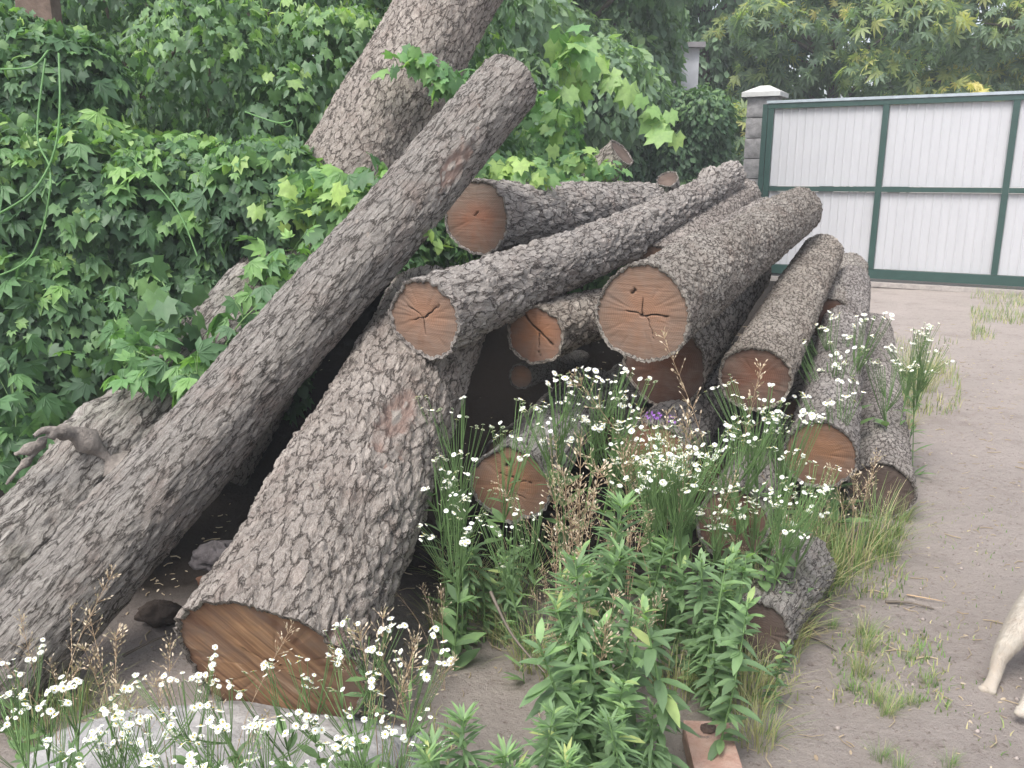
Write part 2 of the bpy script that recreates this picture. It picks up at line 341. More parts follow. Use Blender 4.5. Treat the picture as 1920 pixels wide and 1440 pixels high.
# ------------------------------------------------------------ logs
def poly_dist(px, py, pts):
    d = np.full(px.shape, 9.)
    for (x0, y0), (x1, y1) in zip(pts[:-1], pts[1:]):
        vx, vy = x1 - x0, y1 - y0; tt = np.clip(((px - x0) * vx + (py - y0) * vy) / (vx * vx + vy * vy + 1e-9), 0, 1)
        d = np.minimum(d, np.hypot(px - x0 - tt * vx, py - y0 - tt * vy))
    return d
def make_log(label, A, B, r0, r1, bend=(0, 0, 0), cell=.03, stretch=2.7, amp=.010, bark=None, face=None, seed=1, cracks=(), res=.009,
             knots=(), moss=0.0, lump=.05, far_face=True, tiltn=None, peel=(), name='log', cat='log', group='felled logs in the heap', twist=.0, fill=True):
    A = np.asarray(A, float); B = np.asarray(B, float); ax = B - A; L = np.linalg.norm(ax); d = ax / L
    right = nrm(np.cross(d, (0, 0, 1))); up = np.cross(right, d)
    nth = int(2 * np.pi * max(r0, r1) / res); ns = int(L / (res * 1.35))
    th = np.linspace(0, 2 * np.pi, nth, endpoint=False); s = np.linspace(0, 1, ns + 1)
    TH, S = np.meshgrid(th, s)
    TH = TH.ravel(); S = S.ravel()
    def shape(TH, S):
        q = np.stack([np.cos(TH) * 1.1 + seed * 3.1, np.sin(TH) * 1.1, S * L * 1.6 + seed], 1)
        r = (r0 + (r1 - r0) * S) * (1 + lump * 2 * (fbm(q, 2, seed) - .5) * 1.6 + .03 * np.cos(2 * TH + seed) + .018 * np.cos(3 * TH + seed * 2))
        r = r + r0 * .05 * np.exp(-S * L / .12)
        return r
    R0 = shape(TH, S)
    Z = S * L; ta = TH + twist * Z
    p = np.stack([R0 * np.cos(ta), R0 * np.sin(ta), Z / stretch], 1) / cell + seed * 7.3
    wv = np.stack([vnoise(p * .6, seed + 1), vnoise(p * .6, seed + 2), vnoise(p * .6, seed + 3)], 1) - .5
    p2 = p + wv * 1.3
    f1, f2, idh = worley(p2, seed)
    e = f2 - f1 + .16 * (vnoise(p * 3, seed + 5) - .5)
    plate = sstep(.02, .34, e)
    f1b, f2b, idb = worley(p2 * np.array([2.1, 2.1, 2.6]) + 9, seed + 3)
    pl2 = sstep(.0, .25, f2b - f1b)
    disp = amp * .55 * (plate * (.5 + .9 * idh) - .6) + amp * .25 * (pl2 * (0.5 + idb) - .5) + amp * 1.1 * (fbm(p * 1.7, 4, seed + 9) - .5) + amp * .9 * (fbm(p * .35, 2, seed + 19) - .5)
    kn = np.zeros_like(S)
    for (ks, kt, kr, kh) in knots:
        dd = np.hypot((np.angle(np.exp(1j * (TH - kt)))) * R0, (S - ks) * L)
        g = np.exp(-(dd / kr) ** 2); disp = disp + kh * g; kn = np.maximum(kn, g)
        disp = disp - (kh * 1.1) * np.exp(-(dd / (kr * .33)) ** 2)
    Rr = R0 + disp
    cen = A + ax * S[:, None] + np.asarray(bend, float) * (4 * S * (1 - S))[:, None]
    V = cen + Rr[:, None] * (np.cos(TH)[:, None] * right + np.sin(TH)[:, None] * up)
    base = A.copy()
    # shift ends if the cut is skewed
    if tiltn is not None:
        k = np.exp(-S * L / .18); V = V + d * (k * ((V - A) @ np.asarray(tiltn)))[:, None]
    pe = np.zeros(len(V))
    for (pu, pv, pr, pl_) in peel:
        q = V - (0, 0, CAMZ); fw = q[:, 1] * CP - q[:, 2] * SP; upc = q[:, 1] * SP + q[:, 2] * CP; uu = 960 + FPX * q[:, 0] / fw; vv = 720 - FPX * upc / fw
        near = np.where(np.hypot(uu - pu, vv - pv) < 22)[0]
        if len(near):
            c0 = V[near[np.argmin(fw[near])]]; dd_ = V - c0; al = dd_ @ d; ac = np.linalg.norm(dd_ - al[:, None] * d, axis=1)
            pe = np.maximum(pe, np.exp(-((al / pl_) ** 2 + (ac / pr) ** 2) * (1 + 1.4 * (fbm(V * 25, 3, 9) - .5) * 2)))
    V = V - nrm(V - cen) * (amp * .9 * sstep(.2, .6, pe))[:, None]
    V = V - base
    I = np.arange(ns * nth); J = (I // nth) * nth + (I % nth + 1) % nth
    F = np.stack([I, J, J + nth, I + nth], 1)
    mb = MB()
    mossv = moss * sstep(.45, .7, fbm(np.stack([V[:, 0], V[:, 1], V[:, 2]], 1) * 6 + seed, 3, 5)) if moss else 0.
    mb.add(V, F, 0, plate=plate * .8 + .2 * pl2, idh=idh, moss=mossv, peel=pe); BCO = [p + wv * .6]
    # lips at both ends
    inn = .010 if r0 > .1 else .007
    for row, sgn in ((0, 1), (ns, -1)):
        ring = V[row * nth:(row + 1) * nth]; cc = cen[row * nth] - base; 
        rv = ring - cc; ln = np.linalg.norm(rv, axis=1, keepdims=True); rin = cc + rv * ((ln - inn * (0.8 + .4 * RNG.random((nth, 1)))) / ln)
        rin2 = rin + d * sgn * .012
        VV = np.concatenate([ring, rin, rin2]); i = np.arange(nth); j = (i + 1) % nth
        F1 = np.stack([i, i + nth, j + nth, j], 1); F2 = np.stack([i + nth, i + 2 * nth, j + 2 * nth, j + nth], 1)
        FF = np.concatenate([F1, F2]); FF = FF if sgn > 0 else FF[:, ::-1]
        mb.add(VV, FF, 0, plate=.6, idh=.3, moss=0., peel=0.); BCO += [p[row * nth:(row + 1) * nth] + (0, 0, q) for q in (0, .8, 1.2)]
    mb.VEC['bco'] = np.concatenate(BCO); root = empty(name, base); mb.build('bark', bark, root)
    # cut faces
    for row, sgn in ((0, 1), (ns, -1)) if far_face else ((0, 1),):
        n_out = -d * sgn; rt = nrm(np.cross(-n_out, (0, 0, 1))); u2 = np.cross(rt, -n_out)
        cc = (cen[row * nth]) + d * sgn * .006; ring = V[row * nth:(row + 1) * nth] + base + d * sgn * .006
        rv = ring - cc; ln = np.linalg.norm(rv, axis=1, keepdims=True); rv = rv * ((ln - inn * .75) / ln)
        ux = rv @ rt; uy = rv @ u2; uz = rv @ n_out
        k = max(1, nth // 130); ux, uy, uz = ux[::k], uy[::k], uz[::k]; m_ = len(ux); nr = 26 if row == 0 else 8
        fr = np.linspace(0, 1, nr + 1)
        X = (fr[:, None] * ux[None]).ravel(); Y = (fr[:, None] * uy[None]).ravel(); Zz = (fr[:, None] * uz[None]).ravel()
        rr = np.repeat(fr, m_); rm = max(r0 if row == 0 else r1, .02)
        crack = np.zeros(len(X))
        if row == 0:
            for pts, wd in cracks:
                q = np.stack([X, Y, 0 * X], 1) * 60
                jx = (vnoise(q, 3) - .5) * .06; jy = (vnoise(q + 9, 3) - .5) * .06
                crack = np.maximum(crack, .9 - .9 * sstep(wd * .25, wd * .75, poly_dist(X / rm + jx, Y / rm + jy, pts)))
        # radial checking
        ang = np.arctan2(Y, X); q = np.stack([np.cos(ang) * 13 + seed, np.sin(ang) * 13, rr * 1.2], 1)
        rc = sstep(.66, .76, vnoise(q, seed + 21)) * sstep(.25, .5, rr); crack = np.maximum(crack, rc * .18)
        Zd = Zz - crack * .010 + .003 * (fbm(np.stack([X, Y, 0 * X], 1) * 30, 2, seed) - .5)
        I = np.arange(nr * m_); J = (I // m_) * m_ + (I % m_ + 1) % m_
        FF = np.stack([I, I + m_, J + m_, J], 1) 
        a, b_, c_ = (np.array([X[I + m_], Y[I + m_]]).T[5 * m_ % len(I)], None, None)
        # orient outward (+z)
        i0 = 3 * m_; vtx = np.stack([X, Y, Zd], 1); f0 = FF[i0]; nn = np.cross(vtx[f0[1]] - vtx[f0[0]], vtx[f0[2]] - vtx[f0[1]])
        if nn[2] < 0: FF = FF[:, ::-1]
        fm = MB(); fm.add(vtx, FF, 0, rad=rr, crack=crack)
        fo = fm.build('cut_face', face, root)
        fo.matrix_local = Matrix(((rt[0], u2[0], n_out[0], (cc - base)[0]), (rt[1], u2[1], n_out[1], (cc - base)[1]), (rt[2], u2[2], n_out[2], (cc - base)[2]), (0, 0, 0, 1)))
    tag(root, label, cat, group)
    return root
Y3 = [((.0, .0), (-.55, .42)), ((0, 0), (.55, .25)), ((0, 0), (.0, -.55))]
def seg(*p): return list(p)
crY = [([(-.45, .28), (.02, 0), (.5, .33)], .03), ([(.02, 0), (.0, -.45)], .025), ([(.02, 0), (-.35, -.1)], .015)]
crT = [([(-.35, .05), (.05, -.02), (.3, .0), (.55, .02)], .03), ([(.02, .35), (.02, 0)], .018), ([(.1, 0), (.25, -.5)], .014), ([(-.22, .42), (-.18, .5)], .06)]
crL = [([(-.55, .75), (-.35, .5), (-.05, .25), (.25, .0), (.6, -.3)], .055), ([(.1, .1), (.1, -.6), (.25, -.9)], .02)]
crS = [([(-.05, .02), (.05, .12)], .03)]

HUGE = make_log('thick foreground log with streaked orange cut face resting on the dirt', P(508, 1256, 1.86), P(822, 585, 3.34), .240, .208, cell=.031, stretch=2.6, amp=.014,
         bark=BARK_OAK, face=FACE_S, seed=3, res=.006, peel=[(765, 765, .035, .10), (640, 1180, .02, .04)], cracks=[([(-.3, .3), (.1, .05), (.45, -.5)], .012)], lump=.05, knots=[(.62, 1.2, .05, .012)])
make_log('long slim grey log leaning across the heap from bottom left to upper centre', P(-40, 1305, 1.98), P(956, 158, 3.58), .140, .129, cell=.022, stretch=4.0, amp=.009,
         bark=BARK_GREY, face=FACE_C, seed=5, res=.0065, peel=[(872, 308, .03, .06)], lump=.05, twist=.12, knots=[(.84, .2, .05, .02), (.44, 1.7, .05, .008)])
make_log('grey log with a broken branch stub lying under the vines at left', P(-50, 1128, 2.42), P(500, 550, 3.5), .158, .155, cell=.034, stretch=3.5, amp=.014,
         bark=BARK_GREY, face=FACE_C, seed=8, res=.008, lump=.09, moss=.5, knots=[(.42, 1.9, .09, .05), (.60, 1.2, .08, .035)])
make_log('fat upright trunk behind the slim log rising out of the top of the photo', P(912, -120, 4.75) + 1.62 * (P(590, 452, 4.0) - P(912, -120, 4.75)), P(912, -120, 4.75), .255, .235, cell=.028, stretch=2.3, amp=.013,
         bark=BARK_OAK, face=FACE_C, seed=12, res=.009, lump=.07, knots=[(.80, 4.5, .07, .03)])
make_log('topmost log with a round cut face grey above and orange below', P(892, 408, 3.76), P(1215, 388, 5.4), .157, .150, cell=.034, stretch=3, amp=.013,
         bark=BARK_OAK, face=FACE_D, seed=14, res=.009, cracks=crS)
make_log('log with Y shaped cracks in its oval cut face lying over the thick log', P(792, 596, 2.70), P(1372, 333, 5.5), .128, .095, bend=(0, 0, -.05), cell=.030, stretch=2.8, amp=.013,
         bark=BARK_OAK, face=FACE_A, seed=17, res=.007, cracks=crY, knots=[(.47, 5.6, .06, .03), (.87, 1.6, .05, .06), (.97, 1.6, .06, .02)], lump=.09)
make_log('small log with one long diagonal split across its orange cut face', P(1004, 628, 3.1), P(1250, 545, 4.6), .108, .105, cell=.03, stretch=2.4, amp=.011,
         bark=BARK_FLAKY, face=FACE_B, seed=19, res=.008, cracks=crL)
make_log('log with the largest round cut face in the middle of the heap', P(1203, 590, 2.87), P(1498, 396, 5.0), .164, .134, cell=.021, stretch=1.7, amp=.010,
         bark=BARK_FLAKY, face=FACE_A, seed=23, res=.0065, cracks=crT, lump=.05)
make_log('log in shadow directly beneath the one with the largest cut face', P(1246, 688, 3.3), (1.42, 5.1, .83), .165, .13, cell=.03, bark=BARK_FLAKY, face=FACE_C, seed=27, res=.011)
make_log('log with a dark brown cut face right of the largest cut face', P(1415, 711, 3.05), P(1540, 474, 5.0), .126, .114, cell=.020, stretch=1.7, amp=.009,
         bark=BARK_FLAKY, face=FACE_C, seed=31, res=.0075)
make_log('low log with an orange brown cut face behind the white flowers near the path', P(1536, 854, 2.95), P(1596, 532, 5.0), .130, .108, cell=.020, stretch=1.7, amp=.009,
         bark=BARK_PALE, face=FACE_E, seed=35, res=.0085)
make_log('lowest outer log with a dark cut face beside the dirt path', P(1650, 922, 3.28), P(1636, 618, 5.6), .126, .118, cell=.022, stretch=1.8, amp=.009,
         bark=BARK_PALE, face=FACE_F, seed=38, res=.0095)
make_log('pale log end showing between the knotty log and the largest log near the gate pillar', P(1232, 500, 4.1), P(1398, 366, 5.7), .105, .105, cell=.024, stretch=2, amp=.009,
         bark=BARK_PALE, face=FACE_A, seed=41, res=.010)
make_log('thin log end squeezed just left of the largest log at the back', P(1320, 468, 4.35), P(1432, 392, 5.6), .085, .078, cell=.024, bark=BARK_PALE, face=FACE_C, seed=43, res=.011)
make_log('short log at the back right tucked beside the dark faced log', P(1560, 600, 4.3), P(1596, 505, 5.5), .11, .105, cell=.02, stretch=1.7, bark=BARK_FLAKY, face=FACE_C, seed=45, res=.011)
make_log('thin branch piece below the split log', P(976, 706, 3.28), P(1090, 672, 4.4), .050, .045, cell=.02, amp=.004, bark=BARK_GREY, face=FACE_A, seed=47, res=.008)
make_log('low log with a knot hole over its rusty cut face behind the left weeds', P(958, 912, 2.72), P(1112, 735, 3.95), .135, .12, cell=.032, stretch=3, amp=.010,
         bark=BARK_GREY, face=FACE_E, seed=50, res=.008, cracks=[([(-.12, .52), (.0, .62)], .11), ([(-.3, .3), (.5, .1)], .015), ([(-.2, -.1), (.4, -.3)], .012)], lump=.1)
make_log('low brown log end hidden behind dry grass in the middle of the heap', P(1222, 860, 2.98), P(1365, 690, 4.3), .135, .12, cell=.03, bark=BARK_PALE, face=FACE_E, seed=53, res=.010)
make_log('grey log on the ground behind the daisies right of the weeds', P(1372, 985, 2.72), P(1452, 800, 3.9), .115, .105, cell=.028, stretch=2.4, amp=.007, bark=BARK_GREY, face=FACE_C, seed=56, res=.008, tiltn=(0, 0, .4))
make_log('rotten mossy log lying at the edge of the weeds by the bare dirt', P(1428, 1188, 2.18), P(1508, 1050, 2.68), .088, .095, cell=.017, stretch=3.2, amp=.012, bark=BARK_GREY, face=FACE_F, seed=58, res=.007, moss=1., lump=.16)
make_log('filler log added in the dark gap between the thick log and the knot hole log', (.02, 3.5, .16), (.62, 5.2, .2), .16, .15, bark=BARK_GREY, face=FACE_C, seed=60, res=.014)  # filler inside the heap, added to darken its gaps and for support
make_log('filler log added at the heap bottom behind the dry stalks', P(1100, 800, 3.7), (1.15, 5.2, .42), .15, .14, bark=BARK_GREY, face=FACE_C, seed=61, res=.014)
make_log('filler log added on the ground under the log with the dark brown cut face', (.80, 3.45, .14), (1.45, 5.3, .15), .13, .13, bark=BARK_GREY, face=FACE_C, seed=70, res=.014)  # row of filler logs added to hide lit ground in the gaps
make_log('filler log added on the ground under the low orange faced log', (1.10, 3.6, .13), (1.80, 5.3, .14), .125, .12, bark=BARK_GREY, face=FACE_C, seed=71, res=.014)
make_log('filler log added between the two low logs beside the path', (1.33, 3.75, .30), (2.02, 5.4, .38), .11, .11, bark=BARK_PALE, face=FACE_C, seed=72, res=.013)
make_log('short broken log poking out of the vines behind the heap', P(1166, 286, 6.0), (-.35, 6.7, .45), .105, .12, cell=.04, stretch=3, amp=.014, bark=BARK_PALE, face=FACE_F, seed=63, res=.012)
make_log('small vine covered log end behind the tip of the knotty log', P(1252, 335, 5.8), (1.6, 6.9, .0), .07, .09, bark=BARK_PALE, face=FACE_F, seed=64, res=.012)

# broken branch stub of the left log
mb = MB(); b0 = P(150, 818, 2.68)
mb.tube(curve_pts([P(215, 870, 2.72), b0, P(100, 812, 2.60), P(70, 835, 2.57), P(28, 852, 2.55)], 16), np.interp(np.arange(16), [0, 5, 9, 13, 15], [.045, .028, .021, .015, .004]) * (1 + .35 * RNG.normal(size=16)), 9)
mb.tube(curve_pts([P(80, 832, 2.58), P(48, 868, 2.55), P(35, 880, 2.54), P(12, 908, 2.53)], 10), np.linspace(.017, .004, 10) * (1 + .2 * RNG.normal(size=10)), 7)
mb.tube(curve_pts([P(120, 810, 2.62), P(85, 806, 2.58), P(64, 818, 2.55)], 8), np.linspace(.018, .006, 8), 7)
stub_parent = [o for o in C.objects if o.get('label', '').startswith('grey log with a broken branch')][0]
so_ = mb.build('branch_stub', plain('dead_wood', (.23, .205, .185), .95, 26, .4, .1, 1.), stub_parent); so_.location = -stub_parent.location
# loose bark fringe
# ------------------------------------------------------------ gate
g0 = P(1437, 354, 11.55); g1 = P(1885, 357, 10.2)
gdir = nrm(np.array([g1[0] - g0[0], g1[1] - g0[1], 0])); span = np.linalg.norm((g1 - g0)[:2]) / 2
gate = empty('sliding_gate', (g0[0], g0[1], 0), math.atan2(gdir[1], gdir[0]))
tag(gate, 'white corrugated sliding gate in a dark green steel frame', 'gate')
GREEN = plain('green_paint', (.018, .054, .045), .45, 12, .15, .5, .05)
m, t, b, _ = newmat('white_sheet'); co = objco(t)
c = mixc(t, maprange(t, noise(t, objco(t, (1, 1, .25)), 5, 5, .7), .4, .75, 0, .5), (.455, .46, .485), (.385, .39, .41))
c = mixc(t, maprange(t, noise(t, co, 60, 3, .7), .62, .8, 0, .4), c, (.36, .36, .37))
t.links.new(c, b.inputs['Base Color']); b.inputs['Roughness'].default_value = .45; WHITE = m
RAILTOP = plain('galvanised_rail', (.33, .38, .42), .5, 12, .15, .5, .05)
xs = [0, span, 2 * span, 3 * span, 4 * span]
for k in range(4):
    x0, x1 = xs[k] + .03, xs[k + 1] - .03
    for z0, z1 in ((.22, 1.165), (1.235, 2.20)):
        pr = []; x = x0
        while x < x1 - .001:
            for dx, dyv in ((0, 0), (.012, -.006), (.020, -.006), (.032, 0), (.095, 0)):
                if x + dx < x1: pr.append((x + dx, dyv + .012))
            x += .098
        pr.append((x1, .012)); n = len(pr); V = [(a, bb, z0) for a, bb in pr] + [(a, bb, z1) for a, bb in pr]
        F = [(i, i + 1, n + i + 1, n + i) for i in range(n - 1)]
        mb = MB(); mb.add(V, F); V2 = [(a, bb + .004, z) for a, bb, z in V]; mb.add(V2, [f[::-1] for f in F]); mb.build('panel', WHITE, gate, smooth=False)
for x in xs: mb = MB(); mb.box((x - .035, -.04, .22), (x + .035, .008, 2.20)); mb.build('stile', GREEN, gate, smooth=False)
mb = MB(); mb.box((-.10, -.042, .10), (4 * span + .1, .03, .215)); mb.build('bottom_rail', GREEN, gate, smooth=False)
for k in range(4):
    mb = MB(); mb.box((xs[k] + .036, -.038, 1.17), (xs[k + 1] - .036, .006, 1.23)); mb.build('middle_rail', GREEN, gate, smooth=False)
mb = MB(); mb.box((-.04, -.042, 2.203), (4 * span + .04, .03, 2.265)); tr = mb.build('top_rail', GREEN, gate, smooth=False)
mb = MB(); mb.box((-.06, -.055, 2.267), (4 * span + .06, .05, 2.30)); mb.build('rail_cap', RAILTOP, gate, smooth=False)
mb = MB(); mb.box((-.11, -.03, .10), (-.045, .04, 2.26)); mb.build('guide_post', GREEN, gate, smooth=False)
mb = MB(); mb.box((-.6, -.12, .005), (4 * span + 2, .1, .06)); mb.build('track', plain('concrete_track', (.33, .30, .28), .9), gate, smooth=False)

# pillar
pc = P(1424, 340, 11.95); pil = empty('gate_pillar', (pc[0], pc[1], 0), math.atan2(gdir[1], gdir[0]))
tag(pil, 'pillar of rough grey stone blocks with a pale pyramid cap beside the gate', 'pillar')
STONE = plain('split_stone', (.26, .255, .26), .95, 14, .28, .15, .9); CAP = plain('pale_cap', (.48, .485, .48), .85, 10, .1, .2, .2)
def rough_box(lo, hi, amp, seed, n=10):
    lo = np.array(lo, float); hi = np.array(hi, float); mb = MB()
    for axi in range(3):
        for side in (0, 1):
            a, b_ = [k for k in range(3) if k != axi]
            u, v = np.meshgrid(np.linspace(0, 1, n + 1), np.linspace(0, 1, n + 1)); u = u.ravel(); v = v.ravel()
            V = np.zeros((len(u), 3)); V[:, axi] = side; V[:, a] = u; V[:, b_] = v; W = lo + V * (hi - lo)
            cc = (lo + hi) / 2; q = fbm(W * 16 + seed, 3, seed) - .5; edge = np.min(np.stack([np.minimum(V[:, k], 1 - V[:, k]) + (9 if k == axi else 0) for k in range(3)]), axis=0)
            nrmv = np.zeros(3); nrmv[axi] = 1 if side else -1
            W = W + nrmv * (amp * (q * 2 + .6) * sstep(0, .18, edge))[:, None]
            I = np.array([j * (n + 1) + i for j in range(n) for i in range(n)]); F = np.stack([I, I + 1, I + n + 2, I + n + 1], 1)
            nn = np.cross((hi - lo) * (np.arange(3) == a), (hi - lo) * (np.arange(3) == b_))[axi]
            if (nn > 0) != bool(side): F = F[:, ::-1]
            mb.add(W, F)
    return mb
for k in range(9):
    rough_box((-.185, -.185, .02 + k * .262), (.185, .185, .02 + k * .262 + .248), .016, k + 3).build('block', STONE, pil)
mb = MB(); mb.box((-.17, -.17, 0), (.17, .17, 2.36)); mb.build('mortar', plain('mortar', (.16, .15, .15)), pil, smooth=False)
mb = MB(); mb.box((-.25, -.25, 2.372), (.25, .25, 2.43)); V = [(-.25, -.25, 2.43), (.25, -.25, 2.43), (.25, .25, 2.43), (-.25, .25, 2.43), (-.06, -.06, 2.52), (.06, -.06, 2.52), (.06, .06, 2.52), (-.06, .06, 2.52)]
mb.add(V, [(0, 1, 5, 4), (1, 2, 6, 5), (2, 3, 7, 6), (3, 0, 4, 7), (4, 5, 6, 7)]); mb.build('cap', CAP, pil, smooth=False)

# pale outbuilding corner glimpsed through the trees
hc = P(1293, 112, 12.4); hs_ = empty('outbuilding', (hc[0], hc[1], 0)); tag(hs_, 'pale outbuilding corner glimpsed through the trees left of the pillar', 'outbuilding')
mb = MB(); mb.box((-1.9, 0, 0), (.13, 2.2, 3.05)); mb.build('wall', plain('white_render', (.40, .41, .44), .9, 3, .15), hs_, smooth=False)
mb = MB(); mb.box((-2.0, -.1, 3.053), (.19, 2.3, 3.12)); mb.build('roof', plain('grey_roof', (.22, .21, .22), .8, 5), hs_, smooth=False)

# ------------------------------------------------------------ foliage tools
def T_lobed():     # grape or hop leaf, lobes, folded
    ang = np.array([-178, -150, -128, -95, -66, -38, -20, 0, 20, 38, 66, 95, 128, 150, 178.]); rad = np.array([.14, .52, .46, .64, .52, .80, .60, 1.0, .60, .80, .52, .64, .46, .52, .14])
    a = np.radians(ang); x = np.sin(a) * rad; y = np.cos(a) * rad
    z = -.28 * np.abs(x) - .22 * (y ** 2) * np.sign(np.maximum(y, 0)) + .05 * np.cos(a * 5)
    V = np.concatenate([[[0, 0, 0]], np.stack([x, y, z], 1)]); n = len(ang)
    return V, np.array([(0, i + 2, i + 1) for i in range(n - 1)])
def T_heart():
    ang = np.radians(np.array([-175, -150, -110, -70, -35, 0, 35, 70, 110, 150, 175.])); rad = np.array([.15, .5, .6, .58, .66, 1., .66, .58, .6, .5, .15])
    x = np.sin(ang) * rad; y = np.cos(ang) * rad; z = -.3 * np.abs(x) - .2 * np.maximum(y, 0) ** 2
    V = np.concatenate([[[0, 0, 0]], np.stack([x, y, z], 1)]); return V, np.array([(0, i + 2, i + 1) for i in range(10)])
def T_blade(w=.22, fold=.25, droop=.25, segs=3):
    V = []; F = []
    for i in range(segs + 1):
        y = i / segs; ww = w * math.sin(math.pi * min(.97, (y * .9 + .08))) ** .8 if 0 < i < segs else w * (.25 if i == 0 else .02); z = -droop * y * y
        V += [(-ww, y, z), (0, y, z - 0 + fold * ww * -1), (ww, y, z)]
    V = np.array(V); 
    for i in range(segs):
        a = i * 3; F += [(a, a + 1, a + 4), (a, a + 4, a + 3), (a + 1, a + 2, a + 5), (a + 1, a + 5, a + 4)]
    return V, np.array(F)
def T_palm(n=5, w=.2, spread=70):
    Vs = []; Fs = []; k = 0; V0, F0 = T_blade(w, .3, .3, 2)
    for i, a in enumerate(np.radians(np.linspace(-spread, spread, n))):
        sc = 1 - .35 * abs(a) / math.radians(spread) ; c, s = math.cos(a), math.sin(a)
        Vr = V0 * sc; Vr = np.stack([Vr[:, 0] * c + Vr[:, 1] * s, -Vr[:, 0] * s + Vr[:, 1] * c, Vr[:, 2]], 1)
        Vs.append(Vr); Fs.append(F0 + k); k += len(V0)
    return np.concatenate(Vs), np.concatenate(Fs)
TL, TH_, TB, TP = T_lobed(), T_heart(), T_blade(), T_palm()
TNARROW = T_blade(.085, .3, .35, 3); TCLUST = T_palm(7, .13, 110); TOVAL = T_blade(.175, .35, .45, 4); TSM = T_blade(.3, .2, .1, 2)
def scatter(mb, T, pos, tip, nor, scale, tint, m=0):
    V0, F0 = T; N = len(pos)
    if N == 0: return
    y = nrm(tip); z = nrm(nor - (nor * y).sum(1, keepdims=True) * y); x = np.cross(y, z)
    sc = np.broadcast_to(np.asarray(scale, float), (N,))[:, None, None]
    # slight per-leaf bend variety
    b = (RNG.random((N, 1, 1)) * 1.2 + .4)
    W = pos[:, None, :] + sc * (V0[None, :, 0:1] * x[:, None] + V0[None, :, 1:2] * y[:, None] + b * V0[None, :, 2:3] * z[:, None])
    F = (F0[None] + (np.arange(N) * len(V0))[:, None, None]).reshape(-1, F0.shape[1])
    mb.add(W.reshape(-1, 3), F, m, tint=np.repeat(np.broadcast_to(tint, (N,)), len(V0)))
def rdir(n):
    v = RNG.normal(size=(n, 3)); return nrm(v)
def blob_leaves(mb, blobs, T, per_m2, scale, tint_rng=(0, 1), out=.6, upb=.6, hang=.8, jit=.55, shells=(1., .9, .75), zmin=.03, cut=None, lum=0.35, clump=5.):
    """leaves over a cluster of ellipsoids; only those not deep inside another ellipsoid"""
    B = [(np.asarray(c, float), np.asarray(r if hasattr(r, '__len__') else (r, r, r), float)) for c, r in blobs]
    for c, r in B:
        area = 4 * np.pi * ((r[0] * r[1]) ** 1.6 / 3 + (r[0] * r[2]) ** 1.6 / 3 + (r[1] * r[2]) ** 1.6 / 3) ** (1 / 1.6)
        for si, sh in enumerate(shells):
            n = int(area * per_m2 * (1 if si == 0 else .6)); u = rdir(n)
            rr = r * sh; p = c + u * rr; nr_ = nrm(u / rr)
            dn = (fbm(p * clump, 2, 91) - .5); p = p + nr_ * (dn * .5 * min(.5, r.mean()))[:, None] + rdir(n) * .02
            keep = p[:, 2] > zmin
            for c2, r2 in B:
                if c2 is c: continue
                keep &= (((p - c2) / (r2 * .72)) ** 2).sum(1) > 1
            if cut is not None: keep &= cut(p)
            p = p[keep]; nr2 = nr_[keep]; dn = dn[keep]; k = len(p)
            if k == 0: continue
            nor = nr2 * out + np.array([0, 0, upb]) + rdir(k) * jit
            tip = np.array([0, 0, -hang]) + nr2 * .35 + rdir(k) * .6
            tn = tint_rng[0] + (tint_rng[1] - tint_rng[0]) * np.clip(RNG.random(k) * .75 + lum * nr2[:, 2] * .9 - .1 + dn * .6, 0, 1)  # leaves facing up get a brighter tint, sky light put into the colour
            if si: tn = tn * .6  # inner leaves tinted darker, depth shade put into the colour
            s = scale * (.45 + 1.0 * RNG.random(k))
            scatter(mb, T, p, tip, nor, s, tn)

# log capsules, to keep leaves from growing out through the bark
# ------------------------------------------------------------ vines at left
hedge = empty('vine_hedge', (-2.0, 3.9, 0)); tag(hedge, 'dense hedge of hop and creeper vines at left behind the leaning logs', 'vine hedge')
bl = []
for i in range(9):
    f = i / 8; x = -3.3 + 2.55 * f; y = 3.85 + .65 * f; top = 2.0 - .62 * f
    bl += [((x, y, top - .45), (.52, .55, .42)), ((x + .1, y - .12, max(.3, (top - .4) * .55)), (.5, .52, .48)), ((x, y - .02, .25), (.48, .46, .4))]
bl += [(P(590, 400, 3.95), .22), (P(500, 380, 3.95), .30), (P(60, 190, 4.2), .32), (P(130, 150, 4.25), .25), (P(10, 120, 4.2), .25), (P(120, 135, 4.2), .12)]
off = np.array([-2.0, 3.9, 0])
blv = [(np.asarray(c) - off, r) for c, r in bl]
LA, LB = P(-60, 1120, 2.42), P(500, 545, 3.5)
def cut3(p):
    q = p + off; h = (LB - LA)[:2]; hl = np.linalg.norm(h); tt = ((q[:, :2] - LA[:2]) @ h) / hl ** 2; sd = (h[1] * (q[:, 0] - LA[0]) - h[0] * (q[:, 1] - LA[1])) / hl
    za = LA[2] + (LB[2] - LA[2]) * tt
    return ~((sd > -.17) & (q[:, 2] < za + .17) & (tt < .86)) & ~((sd > -.05) & (q[:, 2] < 1.0) & (q[:, 1] < 4.3)) & ~((q[:, 0] > -.95) & (q[:, 2] < 1.0))
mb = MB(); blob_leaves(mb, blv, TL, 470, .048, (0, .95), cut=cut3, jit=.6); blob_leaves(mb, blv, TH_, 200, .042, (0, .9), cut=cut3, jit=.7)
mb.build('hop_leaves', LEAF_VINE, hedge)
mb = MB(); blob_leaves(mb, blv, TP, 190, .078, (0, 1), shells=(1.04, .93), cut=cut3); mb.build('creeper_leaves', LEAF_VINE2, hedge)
mb = MB()
